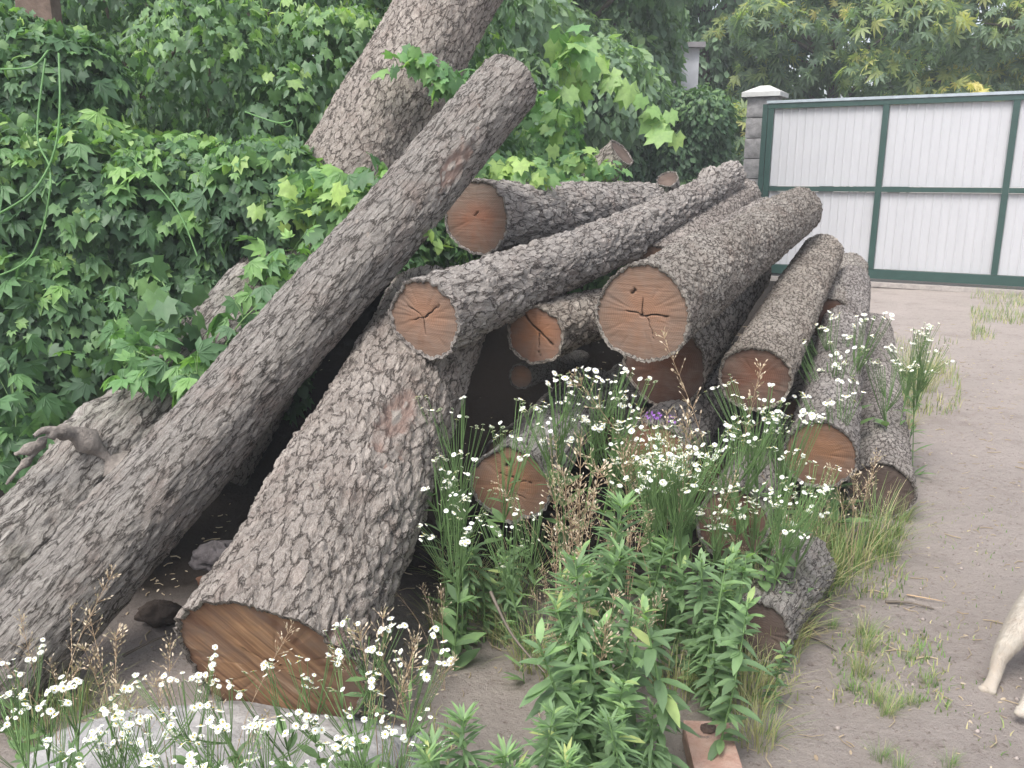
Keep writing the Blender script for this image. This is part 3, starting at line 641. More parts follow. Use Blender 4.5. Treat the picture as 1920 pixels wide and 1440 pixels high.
def hs_tube(pts, r=.004, n=22): q = MB(); q.tube(curve_pts([p - off for p in pts], n), r, 5); q.build('vine_stem', LEAF_BRIGHT, hedge)
hs_tube([P(110, 100, 3.2), P(112, 200, 3.1), P(100, 290, 3.05), P(60, 360, 3.0), P(-10, 405, 2.98)], .004)
hs_tube([P(85, 110, 3.2), P(70, 250, 3.1), P(92, 310, 3.05), P(95, 350, 3.0)], .0035)
hs_tube([P(95, 350, 3.0), P(80, 430, 3.0), P(50, 490, 2.98), P(-10, 520, 2.95)], .0035)
hs_tube([P(0, 130, 3.1), P(60, 125, 3.05), P(90, 95, 3.1)], .0035)
hs_tube([P(250, 300, 3.15), P(330, 390, 3.1), P(370, 480, 3.05)], .003)
hs_tube([P(460, 210, 3.5), P(520, 230, 3.4), P(548, 226, 3.4), P(540, 238, 3.4), P(522, 230, 3.38)], .003)
for i in range(26):
    x = -3.3 + 2.6 * RNG.random(); y = 3.9 + .3 * RNG.random() + .18 * (x + 3.3)
    mb = MB(); mb.tube(curve_pts([np.array([x, y, 0]) - off, np.array([x + RNG.normal() * .15, y, .7]) - off, np.array([x + RNG.normal() * .2, y - .05, 1.3]) - off], 10), .007, 5); mb.build('vine_stem', LEAF_BRIGHT, hedge)

# shoots creeping over the leaning logs
def spray(label, pts, rad, T, n, scale, mat, tint=(0.2, .9), name='vine_shoot', stemr=.004, cat='vine', grp='vine shoots over the logs', hang=.7):
    pts = [np.asarray(p, float) for p in pts]; root = empty(name, pts[0]); tag(root, label, cat, grp)
    cp = curve_pts([p - pts[0] for p in pts], 30); mb = MB(); mb.tube(cp, np.linspace(stemr, stemr * .4, 30), 5)
    k = RNG.integers(0, 30, n); base = cp[k]; o = rdir(n) * rad * RNG.random((n, 1)) ** .6; p = base + o
    for j in range(0, n, 4): mb.tube([base[j], base[j] + o[j] * .5 + (0, 0, .01), p[j]], stemr * .4, 3)
    mb.build('stem', STEM, root)
    lm = MB(); scatter(lm, T, p, np.array([0, 0, -hang]) + nrm(o) * .5 + rdir(n) * .6, np.array([0, -.5, .8]) + rdir(n) * .5, scale * (.6 + .8 * RNG.random(n)), tint[0] + (tint[1] - tint[0]) * RNG.random(n))
    lm.build('foliage', mat, root); return root
spray('creeper shoot draped from the hedge over the base of the fat trunk', [P(540, 350, 3.7), P(620, 345, 3.62), P(690, 345, 3.55), P(745, 350, 3.45)], .13, TP, 110, .085, LEAF_VINE2, (.3, 1))
spray('mass of hop leaves hanging left of the slim log below the fat trunk', [P(520, 400, 3.75), P(600, 405, 3.6), P(660, 400, 3.5), P(725, 372, 3.4)], .16, TL, 190, .06, LEAF_VINE, (.3, 1))
spray('creeper leaves above the left log in the middle of the hedge foot', [P(590, 500, 3.5), P(540, 490, 3.4), P(500, 505, 3.3)], .15, TP, 60, .08, LEAF_VINE2, (.3, 1))
spray('dark hop leaves lying on the left log', [P(300, 520, 3.25), P(320, 560, 3.1), P(330, 610, 3.0)], .12, TL, 34, .06, LEAF_VINE, (0, .6))
spray('creeper leaves touching the slim log halfway up', [P(500, 560, 3.1), P(455, 600, 3.0), P(420, 650, 2.95)], .10, TP, 26, .085, LEAF_VINE2, (.1, .7))
spray('creeper tangle over the lower part of the left log', [P(200, 640, 3.15), P(270, 665, 2.95), P(330, 700, 2.85), P(370, 700, 2.82)], .10, TP, 46, .085, LEAF_VINE2, (.2, .8))
spray('bright leaf tuft beside the left log', [P(215, 600, 3.2), P(250, 650, 3.0), P(250, 720, 2.85)], .10, TP, 44, .08, LEAF_BRIGHT, (.0, .6))
spray('short hop shoot hanging between the slim log and the grey topped cut face', [P(760, 345, 3.1), P(785, 395, 3.1), P(812, 440, 3.1), P(835, 470, 3.12)], .055, TH_, 20, .05, LEAF_VINE, (.4, .9))
spray('vine wound round the fat trunk near the top', [P(740, 130, 4.0), P(790, 115, 3.95), P(830, 145, 3.95), P(880, 155, 3.95)], .09, TL, 55, .055, LEAF_BRIGHT, (.0, .7))
spray('leaf heap over the lower part of the short broken log', [P(1020, 330, 5.9), P(1060, 320, 5.85), P(1100, 318, 5.8), P(1150, 335, 5.8)], .16, TL, 130, .06, LEAF_BRIGHT, (.1, 1), grp=None)
spray('vine shoot on top of the round log behind the slim log', [P(900, 335, 4.1), P(960, 320, 4.1), P(1010, 330, 4.1)], .09, TL, 60, .055, LEAF_VINE, (.4, 1))
spray('leafy twigs at the lower left corner of the hedge', [P(20, 700, 2.95), P(30, 800, 2.9), P(10, 900, 2.85)], .22, TP, 90, .08, LEAF_VINE2, (0, .6))

# wooden post of the fence in the hedge
mb = MB(); pp = P(78, 60, 4.5); mb2 = rough_box((-.085, -.05, 0), (.085, .05, pp[2] + .24), .008, 5, 12); po = mb2.build('fence_post', plain('red_brown_wood', (.15, .11, .09), .9, 12, .35, .2, .5)); po.location = (pp[0], pp[1], 0)
tag(po, 'weathered reddish wooden post rising out of the vines at upper left', 'post')

# vines behind the logs
bk = empty('vine_thicket', (-1.6, 6.0, 0)); off = np.array([-1.6, 6.0, 0]); tag(bk, 'tall thicket of grape and hop vines behind the fat trunk', 'thicket')
bl = []
for i in range(9):
    f = i / 8; x = -4.4 + 3.9 * f
    for z, r in ((.5, .7), (1.35, .68), (2.0, .6), (2.5, .42)):
        bl.append((np.array([x + RNG.normal() * .12, 5.9 + RNG.normal() * .12 - .15 * z * .3, z]) - off, (r, .55, r * .75)))
bl += [(P(700, 250, 5.0) - off, .35), (P(620, 150, 5.1) - off, .4), (P(520, 230, 4.9) - off, .35), (P(400, 120, 4.9) - off, .4)]
mb = MB(); blob_leaves(mb, bl, TL, 210, .050, (.2, 1), shells=(1, .85)); mb.build('grape_leaves', LEAF_VINE, bk)
mb = MB(); blob_leaves(mb, bl, TOVAL, 200, .055, (.0, 1), shells=(1.03,)); mb.build('creeper_leaves', LEAF_BLUE, bk)
mb = MB()
for i in range(20):
    x = -4.2 + 3.7 * RNG.random(); mb = MB(); mb.tube(curve_pts([np.array([x, 6, 0]) - off, np.array([x + RNG.normal() * .2, 6, 1.5]) - off, np.array([x + RNG.normal() * .4, 5.8, 2.5]) - off], 10), .012, 5); mb.build('vine_stem', TRUNK, bk)

gv = empty('grapevine', (.6, 6.6, 0)); off = np.array([.6, 6.6, 0]); tag(gv, 'bright green grapevine mound right of the fat trunk behind the round log', 'vine')
bl = [((.35, 6.7, 1.0), (.6, .5, .5)), ((.2, 6.6, 1.65), (.32, .3, .35)), ((.3, 6.7, .5), (.7, .5, .5)), ((.95, 6.8, .75), (.45, .45, .4)), ((.15, 6.4, 1.35), (.35, .35, .35)), ((1.3, 6.9, .6), (.35, .4, .45)),
      ((.35, 5.6, 1.15), (.25, .3, .22)), ((.7, 5.9, 1.1), (.35, .3, .2)), ((1.0, 6.1, 1.05), (.3, .3, .18)), ((1.25, 6.3, .95), (.3, .3, .25)), ((-.1, 5.4, 1.2), (.25, .3, .3))]
bl = [(np.asarray(c) - off, r) for c, r in bl]
mb = MB(); blob_leaves(mb, bl, TL, 190, .07, (.0, 1), shells=(1, .85)); mb.build('grape_leaves', LEAF_BRIGHT, gv)
mb = MB()
for i in range(8):
    x = -.1 + 1.2 * RNG.random(); mb = MB(); mb.tube(curve_pts([np.array([x, 6.7, 0]) - off, np.array([x, 6.7, .8]) - off, np.array([x + RNG.normal() * .2, 6.6, 1.3]) - off], 8), .012, 5); mb.build('vine_stem', TRUNK, gv)
spray('grapevine shoot reaching right with large pale leaves above the hedge', [P(1080, 130, 6.3), P(1140, 140, 6.2), P(1200, 175, 6.2), P(1235, 225, 6.2), P(1258, 245, 6.2)], .10, TL, 26, .12, LEAF_BRIGHT, (.6, 1), grp=None)
spray('grapevine shoot with light leaves standing up beside the slim log top', [P(1040, 250, 6.0), P(1050, 190, 6.0), P(1070, 120, 6.0), P(1075, 85, 6.0)], .2, TL, 50, .10, LEAF_BRIGHT, (.3, .9), grp=None)

# evergreen hedge beside the pillar
hg = empty('clipped_hedge', (1.9, 10.2, 0)); off = np.array([1.9, 10.2, 0]); tag(hg, 'dark green bushy hedge between the heap and the gate pillar', 'hedge')
bl = []
for i in range(6):
    x = .3 + i * .385
    for z, r in ((.4, .5), (1.0, .52), (1.6, .5), (2.1 - .04 * i, .42)):
        bl.append((np.array([x + RNG.normal() * .05, 10.3 + RNG.normal() * .12, z]) - off, (r * .85, .55, r)))
mb = MB(); blob_leaves(mb, bl, TSM, 800, .075, (0, 1), shells=(1, .85), clump=3.5); mb.build('foliage', LEAF_HEDGE, hg)
mb = MB()
for i in range(6): mb = MB(); mb.tube([np.array([.3 + i * .42, 10.4, 0]) - off, np.array([.3 + i * .42, 10.4, 1.6]) - off], [.04, .02], 6); mb.build('stem', TRUNK, hg)

# trees
def tree(label, base, h, blobs, T, per, scale, mat, tint, trunk_r=.14, group='trees behind the gate', shells=(1, .8, .6), name='broadleaf_tree', clump=2.):
    base = np.asarray(base, float); root = empty(name, base); tag(root, label, 'tree', group)
    mb = MB(); tp = curve_pts([(0, 0, 0), (.05, 0, h * .35), (-.05, .05, h * .7), (0, 0, h)], 14); mb.tube(tp, np.linspace(trunk_r, .03, 14), 9)
    bb = [(np.asarray(c, float) - base, r) for c, r in blobs]
    for c, r in bb:
        k = np.argmin(np.abs(tp[:, 2] - (c[2] - .6))); mb.tube(curve_pts([tp[k], (tp[k] + c) / 2 + (0, 0, .15), c], 8), np.linspace(trunk_r * .35, .012, 8), 5)
    mb.build('trunk', TRUNK, root)
    lm = MB(); blob_leaves(lm, bb, T, per, scale, tint, shells=shells, jit=.8, clump=clump); lm.build('crown', mat, root); return root
def blobset(x0, x1, y, z0, z1, r, n, ry=.9):
    out = []
    for i in range(n):
        rr = r * (.7 + .6 * RNG.random()); out.append((np.array([x0 + (x1 - x0) * RNG.random(), y + RNG.normal() * .5, z0 + (z1 - z0) * RNG.random()]), (rr, rr * ry, rr * .75)))
    return out
tree('walnut like tree with yellowing leaf tips right behind the gate pillar', (5.2, 14.6, 0), 5.5, blobset(3.6, 7.0, 14.2, 1.9, 5.0, .62, 30), TCLUST, 66, .165, LEAF_TREE, (.14, 1.1), shells=(1,))
tree('tree with long drooping leaves behind the middle of the gate', (8.6, 14.2, 0), 5.5, blobset(6.4, 10.6, 13.9, 1.9, 5.0, .65, 32), TCLUST, 66, .165, LEAF_TREE, (.14, 1.1), shells=(1,))
tree('dark leafy tree deep behind the gate', (7.6, 17.5, 0), 7, blobset(4.6, 13, 17.5, 2.0, 4.6, .85, 17), TCLUST, 22, .30, LEAF_TREE, (0, .5), shells=(1,), group=None)
tree('bluish green tree rising above the hedge left of the pale house', (.8, 11.7, 0), 4.6, blobset(-.6, 2.0, 11.6, 2.4, 4.3, .5, 26), TSM, 230, .12, LEAF_BLUE, (0, 1), group=None, shells=(1, .8))
tree('tree with small leaves over the hedge in front of the pale house', (3.3, 15.5, 0), 6, blobset(1.9, 4.6, 15.6, 2.2, 5.4, .6, 22), TSM, 150, .13, LEAF_BLUE, (0, .7), group=None, shells=(1, .8))
tree('bluish tree behind the vine thicket at upper centre', (-2.2, 9.5, 0), 5, blobset(-4.8, .9, 9.5, 1.8, 4.4, .7, 34), TSM, 200, .11, LEAF_BLUE, (.1, 1), group=None, shells=(1, .8))
tree('big dark tree far behind the vine thicket', (-3, 15, 0), 7, blobset(-9, 2.0, 15, 1.5, 5.0, 1.0, 28), TSM, 80, .17, LEAF_BLUE, (.1, 1), group=None, shells=(1,))

# ------------------------------------------------------------ weeds
def blade_strip(mb, base, d, h, lean, w, tint, segs=5, m=0):
    d = nrm(np.asarray(d, float)); side = np.array([-d[1], d[0], 0]); V = []; 
    for i in range(segs + 1):
        f = i / segs; p = np.asarray(base) + np.array([0, 0, h * f * (1 - .25 * lean * f)]) + d * lean * h * f * f; ww = w * (1 - f) ** .7 + .0003
        V += [p - side * ww, p + side * ww]
    F = [(2 * i, 2 * i + 1, 2 * i + 3, 2 * i + 2) for i in range(segs)]
    mb.add(V, F, m, tint=tint)
def proto_grass(seed, n=60, h=.3, w=.0016, dry=.3, spread=.06, lean=1.1):
    r = np.random.default_rng(seed); mb = MB()
    for i in range(n):
        a = r.random() * 6.28; rr = spread * r.random() ** .5; blade_strip(mb, (rr * math.cos(a), rr * math.sin(a), -.01), (math.cos(a + r.normal() * .6), math.sin(a + r.normal() * .6), 0), h * (.5 + .6 * r.random()), lean * r.random(), w * (.6 + .8 * r.random()),
                    (.8 + .2 * r.random()) if r.random() < dry else .7 * r.random())
    return mb
def star_head(mb, c, nrmv, r, mwhite=0, myel=1, rng=None):
    nrmv = nrm(np.asarray(nrmv, float)); a = nrm(np.cross(nrmv, (.3, .9, .1))); b = np.cross(nrmv, a); n = 26; th = np.linspace(0, 2 * np.pi, n, endpoint=False)
    rr = np.where(np.arange(n) % 2 == 0, r, r * .72) * (.9 + .2 * rng.random(n)); dz = -r * .12 * rng.random(n)
    V = np.concatenate([[c], c + rr[:, None] * (np.cos(th)[:, None] * a + np.sin(th)[:, None] * b) + dz[:, None] * nrmv]); mb.add(V, [(0, 1 + i, 1 + (i + 1) % n) for i in range(n)], mwhite, tint=rng.random())
    m_ = 8; t2 = np.linspace(0, 2 * np.pi, m_, endpoint=False); V = np.concatenate([[c + nrmv * r * .22], c + nrmv * r * .14 + r * .18 * (np.cos(t2)[:, None] * a + np.sin(t2)[:, None] * b), c + nrmv * .0006 + r * .27 * (np.cos(t2)[:, None] * a + np.sin(t2)[:, None] * b)])
    mb.add(V, [(0, 1 + i, 1 + (i + 1) % m_) for i in range(m_)], myel); mb.add(V, [(1 + i, 9 + i, 9 + (i + 1) % m_, 1 + (i + 1) % m_) for i in range(m_)], myel)
    # green cup
    V = np.concatenate([[c - nrmv * r * .35], c - nrmv * .0006 + r * .4 * (np.cos(t2)[:, None] * a + np.sin(t2)[:, None] * b)]); mb.add(V, [(0, 1 + (i + 1) % m_, 1 + i) for i in range(m_)], 2)
def proto_fleabane(seed, h, heads, headr, single, spread=.10, leafy=1.0):
    """slim branching stalk, narrow leaves, white daisies with yellow middles"""
    r = np.random.default_rng(seed); root = empty('fleabane', (0, 0, 0)); st = MB()
    top = np.array([r.normal() * .04, r.normal() * .04, h]); tp = curve_pts([(0, 0, -.02), (top[0] * .3 + r.normal() * .01, top[1] * .3, h * .45), top * .93], 12); st.tube(tp, np.linspace(.0024, .0013, 12), 4)
    hs = []; hm = MB()
    grp_n = max(3, heads // 5); gc = []
    for g_ in range(grp_n):
        a = 6.28 * g_ / grp_n + r.random(); rad = spread * (.3 + .75 * r.random()); gc.append((a, rad, h * (.90 + .16 * r.random()) - (.18 * h * r.random() if r.random() < .4 else 0)))
    for i in range(heads):
        f = .55 + .4 * r.random(); k = int(f * 11); b0 = tp[k]; a = r.random() * 6.28; rad = spread * (.25 + .75 * r.random())
        ga, gr, gzv = gc[i % grp_n]; f = .55 + .35 * ((i % grp_n) / grp_n); k = int(f * 11); b0 = tp[k]; e = np.array([tp[-1][0] + gr * math.cos(ga) + r.normal() * headr * 1.6, tp[-1][1] + gr * math.sin(ga) + r.normal() * headr * 1.6, gzv + r.normal() * headr * .9])
        st.tube(curve_pts([b0, (b0 + e) / 2 + (0, 0, -.012), e - (0, 0, headr * .3)], 6), np.linspace(.0013, .0007, 6), 3)
        nv = np.array([r.normal() * .45, r.normal() * .45 - .25, 1.])
        if single:
            x = MB(); star_head(x, np.zeros(3), nv, headr * (.7 + .5 * r.random()), rng=r); o = x.build('flower_head', [PETAL, YELLOW, STEM], root, smooth=False); o.location = tuple(e)
        else: star_head(hm, e, nv, headr * (.7 + .5 * r.random()), rng=r)
    st.build('stem', STEM, root)
    if not single: hm.build('blossoms', [PETAL, YELLOW, STEM], root, smooth=False)
    lm = MB(); n = int(16 * leafy * h / .45); k = (r.random(n) * 9).astype(int); p = tp[k]; a = r.random(n) * 6.28; d = np.stack([np.cos(a), np.sin(a), .5 + .4 * r.random(n)], 1)
    scatter(lm, TNARROW if seed % 2 else TB, p, d, np.stack([-np.cos(a) * .3, -np.sin(a) * .3, np.ones(n)], 1), (.05 + .04 * r.random(n)) * (1.2 - k / 14), .2 + .6 * r.random(n)); lm.build('foliage', LEAF_WEED, root)
    return root
def proto_willowherb(seed, h, narrow=True, ln=.085, n=60, droopy=.25, lw=None):
    """upright leafy weed, leaves all round the stem, tuft at the tip"""
    r = np.random.default_rng(seed); root = empty('leafy_weed' if narrow else 'broadleaf_weed', (0, 0, 0)); st = MB()
    tp = curve_pts([(0, 0, -.02), (r.normal() * .02, r.normal() * .02, h * .5), (r.normal() * .03, r.normal() * .03, h)], 24); st.tube(tp, np.linspace(.0042, .0016, 24), 6); st.build('stem', STEM, root)
    lm = MB(); f = r.random(n) ** (.75 if narrow else .9); f = .12 + .88 * f; k = (f * 23).astype(int); a = np.arange(n) * 2.4 + r.normal(size=n) * (.3 if narrow else 1.1)
    up = (-.25 + .5 * r.random() if not narrow else -.05) + 1.3 * sstep(.72, 1., f) + .25 * r.random(n); d = np.stack([np.cos(a), np.sin(a), up], 1); sz = ln * (.55 + .65 * np.sin(np.pi * np.clip(f, .1, .97)) ** .6) * ((.8 + .4 * r.random(n)) if narrow else (.45 + .85 * r.random(n)))
    scatter(lm, TNARROW if narrow else TOVAL, tp[k], d, np.stack([-np.cos(a) * up, -np.sin(a) * up, np.ones(n)], 1), sz, np.clip(.1 + .5 * r.random(n) + .3 * sstep(.8, 1, f) + .4 * (r.random(n) < .05), 0, 1)); 
    lm.build('foliage', LEAF_WEED, root); return root
def proto_drygrass(seed, h, n=3):
    r = np.random.default_rng(seed); mb = MB(); lm = MB()
    for q in range(n):
        a = r.random() * 6.28; le = .35 * r.random() + .1; hh = h * (.7 + .4 * r.random()); e = np.array([math.cos(a) * le * hh, math.sin(a) * le * hh, hh])
        cp = curve_pts([(0, 0, -.02), e * (.35, .35, .55), e], 16); mb.tube(cp, np.linspace(.0015, .0006, 16), 3)
        m_ = 34; k = 9 + (r.random(m_) * 7).astype(int); k = np.minimum(k, 15); d = rdir(m_) * .8 + nrm(cp[-1] - cp[8]) * 1.0
        base = cp[k]; ln = .035 * (1.2 - (k - 9) / 9.) * (.5 + r.random(m_)); tipp = base + nrm(d) * ln[:, None]
        for j in range(m_): mb.tube([base[j], tipp[j]], [.0005, .0003], 3)
        scatter(lm, TB, tipp, d, rdir(m_), .007 + .004 * r.random(m_), r.random(m_)); scatter(lm, TB, (tipp + base) / 2, d, rdir(m_), .007, r.random(m_))
    root = empty('dry_grass_stalk', (0, 0, 0)); mb.build('stem', STEM_DRY, root); lm.build('seed_sprays', LEAF_DRY, root); return root

FN = [proto_fleabane(s, h, n, .0084, True, sp) for s, h, n, sp in ((101, .40, 17, .09), (102, .44, 22, .11), (103, .36, 14, .08), (104, .46, 20, .10), (105, .42, 26, .12))]
FM = [proto_fleabane(s, h, n, .0070, False, sp) for s, h, n, sp in ((111, .55, 34, .12), (112, .48, 28, .10), (113, .62, 44, .12), (114, .42, 24, .09))]
WN = [proto_willowherb(s, h, True, ln, n) for s, h, ln, n in ((121, .58, .075, 150), (122, .40, .056, 110), (123, .48, .062, 130), (124, .34, .05, 96))]
WB = [proto_willowherb(s, h, False, ln, n) for s, h, ln, n in ((131, .45, .056, 60), (132, .38, .046, 52), (133, .52, .060, 66), (134, .42, .042, 76), (135, .47, .050, 40))]
DG = [proto_drygrass(s, h) for s, h in ((141, .55), (142, .42), (143, .65))]
GT = []
for s, n, h, dr, sp in ((151, 90, .26, .25, .07), (152, 60, .16, .2, .06), (153, 110, .22, .75, .08), (154, 130, .34, .3, .08)):
    o = proto_grass(s, n, h, .0016, dr, sp).build('grass_tuft', LEAF_GRASS); GT.append(o)
remember(None)
USED = set()
def plant(proto, xyz, rz, s, label, cat, group):
    if proto.name not in USED: o = proto; USED.add(proto.name)
    else: o = copy_tree(proto)
    o.location = tuple(xyz); o.rotation_euler = (RNG.normal() * .06, RNG.normal() * .06, rz); o.scale = (s, s, s)
    tag(o, label, cat, group); return o
def put(protos, spots, label, cat, group, smin=.85, smax=1.15, topscale=None, heights=None):
    """spots: (u, v_top, Y) = where the plant's top shows and how far it stands"""
    for i, (u, vt, Y) in enumerate(spots):
        i2 = int(RNG.integers(0, len(protos))); pr = protos[i2]; top = P(u, vt, Y); x, y = top[0], top[1]; z0 = gz(x, y)
        hh = HT[pr.name]; s = max(.35, min(1.9, (top[2] - z0) / hh)); plant(pr, (x, y, z0 - .005), RNG.random() * 6.28, s, label, cat, group)
HT = {}
for p, h in zip(FN + FM + WN + WB + DG, (.40, .44, .36, .46, .42, .55, .48, .62, .42, .58, .40, .48, .34, .45, .38, .52, .42, .47, .5, .4, .6)): HT[p.name] = h
def rh(n, u0, u1, v0, v1, h0, h1):
    out = []
    for _ in range(n):
        u = u0 + (u1 - u0) * RNG.random(); v = v0 + (v1 - v0) * RNG.random(); q = P(u, v, 1.0); h = h0 + (h1 - h0) * RNG.random(); out.append((u, v, (1.4 - h) / (1.4 - q[2])))
    return out
def rs(n, u0, u1, v0, v1, y0, y1): return [(u0 + (u1 - u0) * RNG.random(), v0 + (v1 - v0) * RNG.random(), y0 + (y1 - y0) * RNG.random()) for _ in range(n)]

put(FN, rh(10, -20, 330, 1280, 1420, .30, .42) + rh(14, 330, 740, 1260, 1420, .30, .42) + rh(4, 20, 160, 1240, 1290, .3, .4), 'white daisy fleabane in the foreground drift in front of the pale slab', 'wildflower', 'fleabane drift in the foreground')
put(FN, [(600, 1215, 1.62), (668, 1165, 1.68), (700, 1250, 1.6), (722, 1215, 1.62), (545, 1245, 1.58)], 'tall fleabane standing against the cut face of the thick foreground log', 'wildflower', 'fleabane by the thick log face')
put(FM, [(890, 775, 2.5), (930, 795, 2.55), (835, 850, 2.35), (860, 880, 2.3), (985, 985, 2.15), (820, 930, 2.3), (845, 960, 2.2), (1010, 960, 2.3)],
    'small flowered fleabane between the thick log and the knot hole log', 'wildflower', 'fleabane left of the weeds')
put(FM, [(1070, 690, 2.75), (1090, 720, 2.7), (1150, 700, 2.75), (1060, 760, 2.65), (1105, 790, 2.6), (1170, 770, 2.7), (1180, 800, 2.65)], 'tall fleabane in front of the shadowed gap under the largest cut face', 'wildflower', 'fleabane under the largest log')
put(FM, rs(14, 1220, 1360, 790, 890, 2.3, 2.6) + rs(9, 1340, 1560, 870, 990, 2.2, 2.6) + [(1420, 735, 2.7), (1450, 730, 2.75), (1490, 770, 2.7), (1470, 790, 2.7), (1400, 790, 2.6), (1370, 780, 2.6)],
    'dense white fleabane in front of the low logs right of the weeds', 'wildflower', 'fleabane before the low logs')
put(FM, [(1590, 590, 3.5), (1620, 600, 3.6), (1570, 640, 3.4), (1605, 660, 3.3), (1600, 720, 3.0), (1700, 630, 3.75), (1725, 620, 3.9), (1740, 650, 3.8), (1690, 670, 3.6)], 'fleabane growing on the path side of the outer log', 'wildflower', 'fleabane by the path')
put(WN, [(1098, 1055, 1.72), (1125, 935, 2.0), (1072, 1120, 1.75), (1135, 1010, 1.95)], 'tall narrow leaved green weed standing in the centre of the weed patch', 'weed', 'tall weeds in the centre')
put(WN, [(880, 1325, 1.45), (855, 1350, 1.43), (1005, 1330, 1.45), (1150, 1340, 1.45), (1180, 1385, 1.40), (930, 1380, 1.38), (1075, 1390, 1.4), (1225, 1330, 1.6), (830, 1400, 1.35), (1000, 1420, 1.35), (1100, 1420, 1.35)],
    'young narrow leaved weed at the bottom edge left of the brick', 'weed', 'young weeds at the bottom edge')
put(WB + WB + WN[1:2], rh(10, 1010, 1230, 1040, 1200, .34, .50) + rh(8, 1240, 1400, 1020, 1130, .34, .46) + rh(9, 1040, 1190, 1180, 1340, .30, .44), 'broad leaved green weed in the thick of the weed patch', 'weed', 'broad leaved weeds')
put(WB, rs(8, 835, 985, 990, 1090, 2.3, 2.5), 'broad leaved weed in the shade right of the thick foreground log', 'weed', 'weeds beside the thick log')
put(WB, [(1390, 1040, 2.0), (1360, 1020, 2.15), (1465, 1190, 2.0), (1300, 1020, 2.15), (1240, 1010, 2.15)], 'broad leaved weed near the rotten mossy log', 'weed', 'weeds near the rotten log')
put(DG, rh(6, 1000, 1200, 1020, 1150, .3, .45) + rs(8, 1040, 1330, 790, 960, 2.3, 2.6) + rs(4, 1040, 1130, 850, 1080, 2.1, 2.4) + [(1390, 700, 2.75), (1290, 720, 2.7)], 'dry tan grass stalk with seed heads in front of the heap middle', 'grass stalk', 'dry stalks in the heap middle')
put(DG, [(200, 1190, 1.75), (120, 1230, 1.7), (60, 1140, 1.8), (300, 1270, 1.6), (390, 1250, 1.62)], 'dry bent grass stalk in front of the leaning slim log foot', 'grass stalk', 'dry stalks at lower left')
put(DG, [(740, 1180, 1.75), (765, 1240, 1.7), (700, 1200, 1.62), (830, 1080, 2.1)], 'dry grass stalk at the right corner of the thick foreground log', 'grass stalk', 'dry stalks by the thick log')
put(DG, rs(6, 1440, 1640, 860, 1000, 2.5, 2.9), 'reddish dry grass stalk between the low cut faces and the path', 'grass stalk', 'dry stalks by the path')

def tufts(spots, idx, label, group):
    for (u, v, s) in spots:
        g = G(u, v); pr = GT[idx if isinstance(idx, int) else int(RNG.choice(idx))]; plant(pr, (g[0], g[1], gz(g[0], g[1])), RNG.random() * 6.28, s, label, 'grass tuft', group)
tufts([(1560, 1090, 1.0), (1530, 1110, 1.0), (1600, 1070, .9), (1640, 1030, .8), (1500, 1060, .9), (1570, 1040, 1.)], [0, 3], 'green grass tuft between the rotten log and the dirt path', 'grass tufts right of the weeds')
tufts([(1440, 1130, 1.), (1470, 1090, 1.), (1450, 1060, 1.1), (1400, 1215, .9), (1425, 1235, .9), (1450, 1225, .8), (1475, 1200, .8), (1440, 1195, 1.), (1500, 1130, .8), (1390, 1330, .8), (1410, 1300, .7), (1420, 1390, .6), (1340, 1290, .8), (1260, 1300, .8)], 2, 'straw coloured grass tuft around the rotten log and the brick', 'straw grass tufts')
tufts([(1680, 1010, .6), (1690, 980, .5), (1660, 1050, .6)], [0, 1], 'low grass tuft under the outer log face beside the path', 'grass under the outer log')
tufts([(1730, 735, 1.0), (1710, 715, 1.), (1750, 700, .8), (1690, 760, .9), (1700, 800, .6)], [0, 2], 'grass tuft on the path side of the heap below the far fleabane', 'grass at the path side')
tufts([(1612, 1270, .4), (1600, 1300, .35), (1640, 1320, .3), (1680, 1330, .3), (1712, 1325, .28), (1660, 1345, .28), (1620, 1225, .4), (1700, 1240, .3), (1620, 1195, .35)], [1, 0], 'short grass tuft alone on the bare dirt in front of the path', 'grass tufts on the bare dirt')
tufts([(1650, 1420, .35), (1690, 1440, .35), (1780, 1440, .3), (1560, 1180, .3), (1740, 1290, .3)], [1], 'tiny grass tuft in the dirt near the bottom right', 'tiny tufts')
tufts([(130, 1330, .7), (60, 1380, .7), (200, 1370, .6), (0, 1330, .7)], [2, 0], 'grass tuft at the bottom left corner under the daisies', 'grass at the bottom left')
tufts([(900, 1150, .8), (860, 1100, .9), (940, 1200, .7), (830, 1180, .6), (1000, 1240, .8), (970, 1120, .9), (1050, 1280, .8)], [2, 0], 'mixed grass tuft left of the tall weeds', 'grass left of the weeds')
# purple vetch blossoms
rv = empty('purple_vetch', tuple(P(1235, 780, 2.62))); tag(rv, 'small purple flowered vetch above the white daisies in the heap middle', 'wildflower')
mb = MB(); mb.tube([(0, 0, -.5), (.01, .0, -.2), (0, 0, 0)], .0018, 4); mb.tube([(0, 0, -.1), (.03, 0, -.04), (.045, 0, -.01)], .0012, 4); mb.tube([(0, 0, -.1), (-.03, 0, -.03), (-.03, 0, 0)], .0012, 4); mb.build('stem', STEM, rv)
mb = MB(); n = 50; cs = np.array([(0, 0, 0), (.045, 0, -.01), (-.03, 0, 0)])[RNG.integers(0, 3, n)]; scatter(mb, TSM, cs + rdir(n) * .012, rdir(n), rdir(n), .010, .5); mb.build('blossom', plain('purple_petal', (.28, .12, .42), .7), rv)

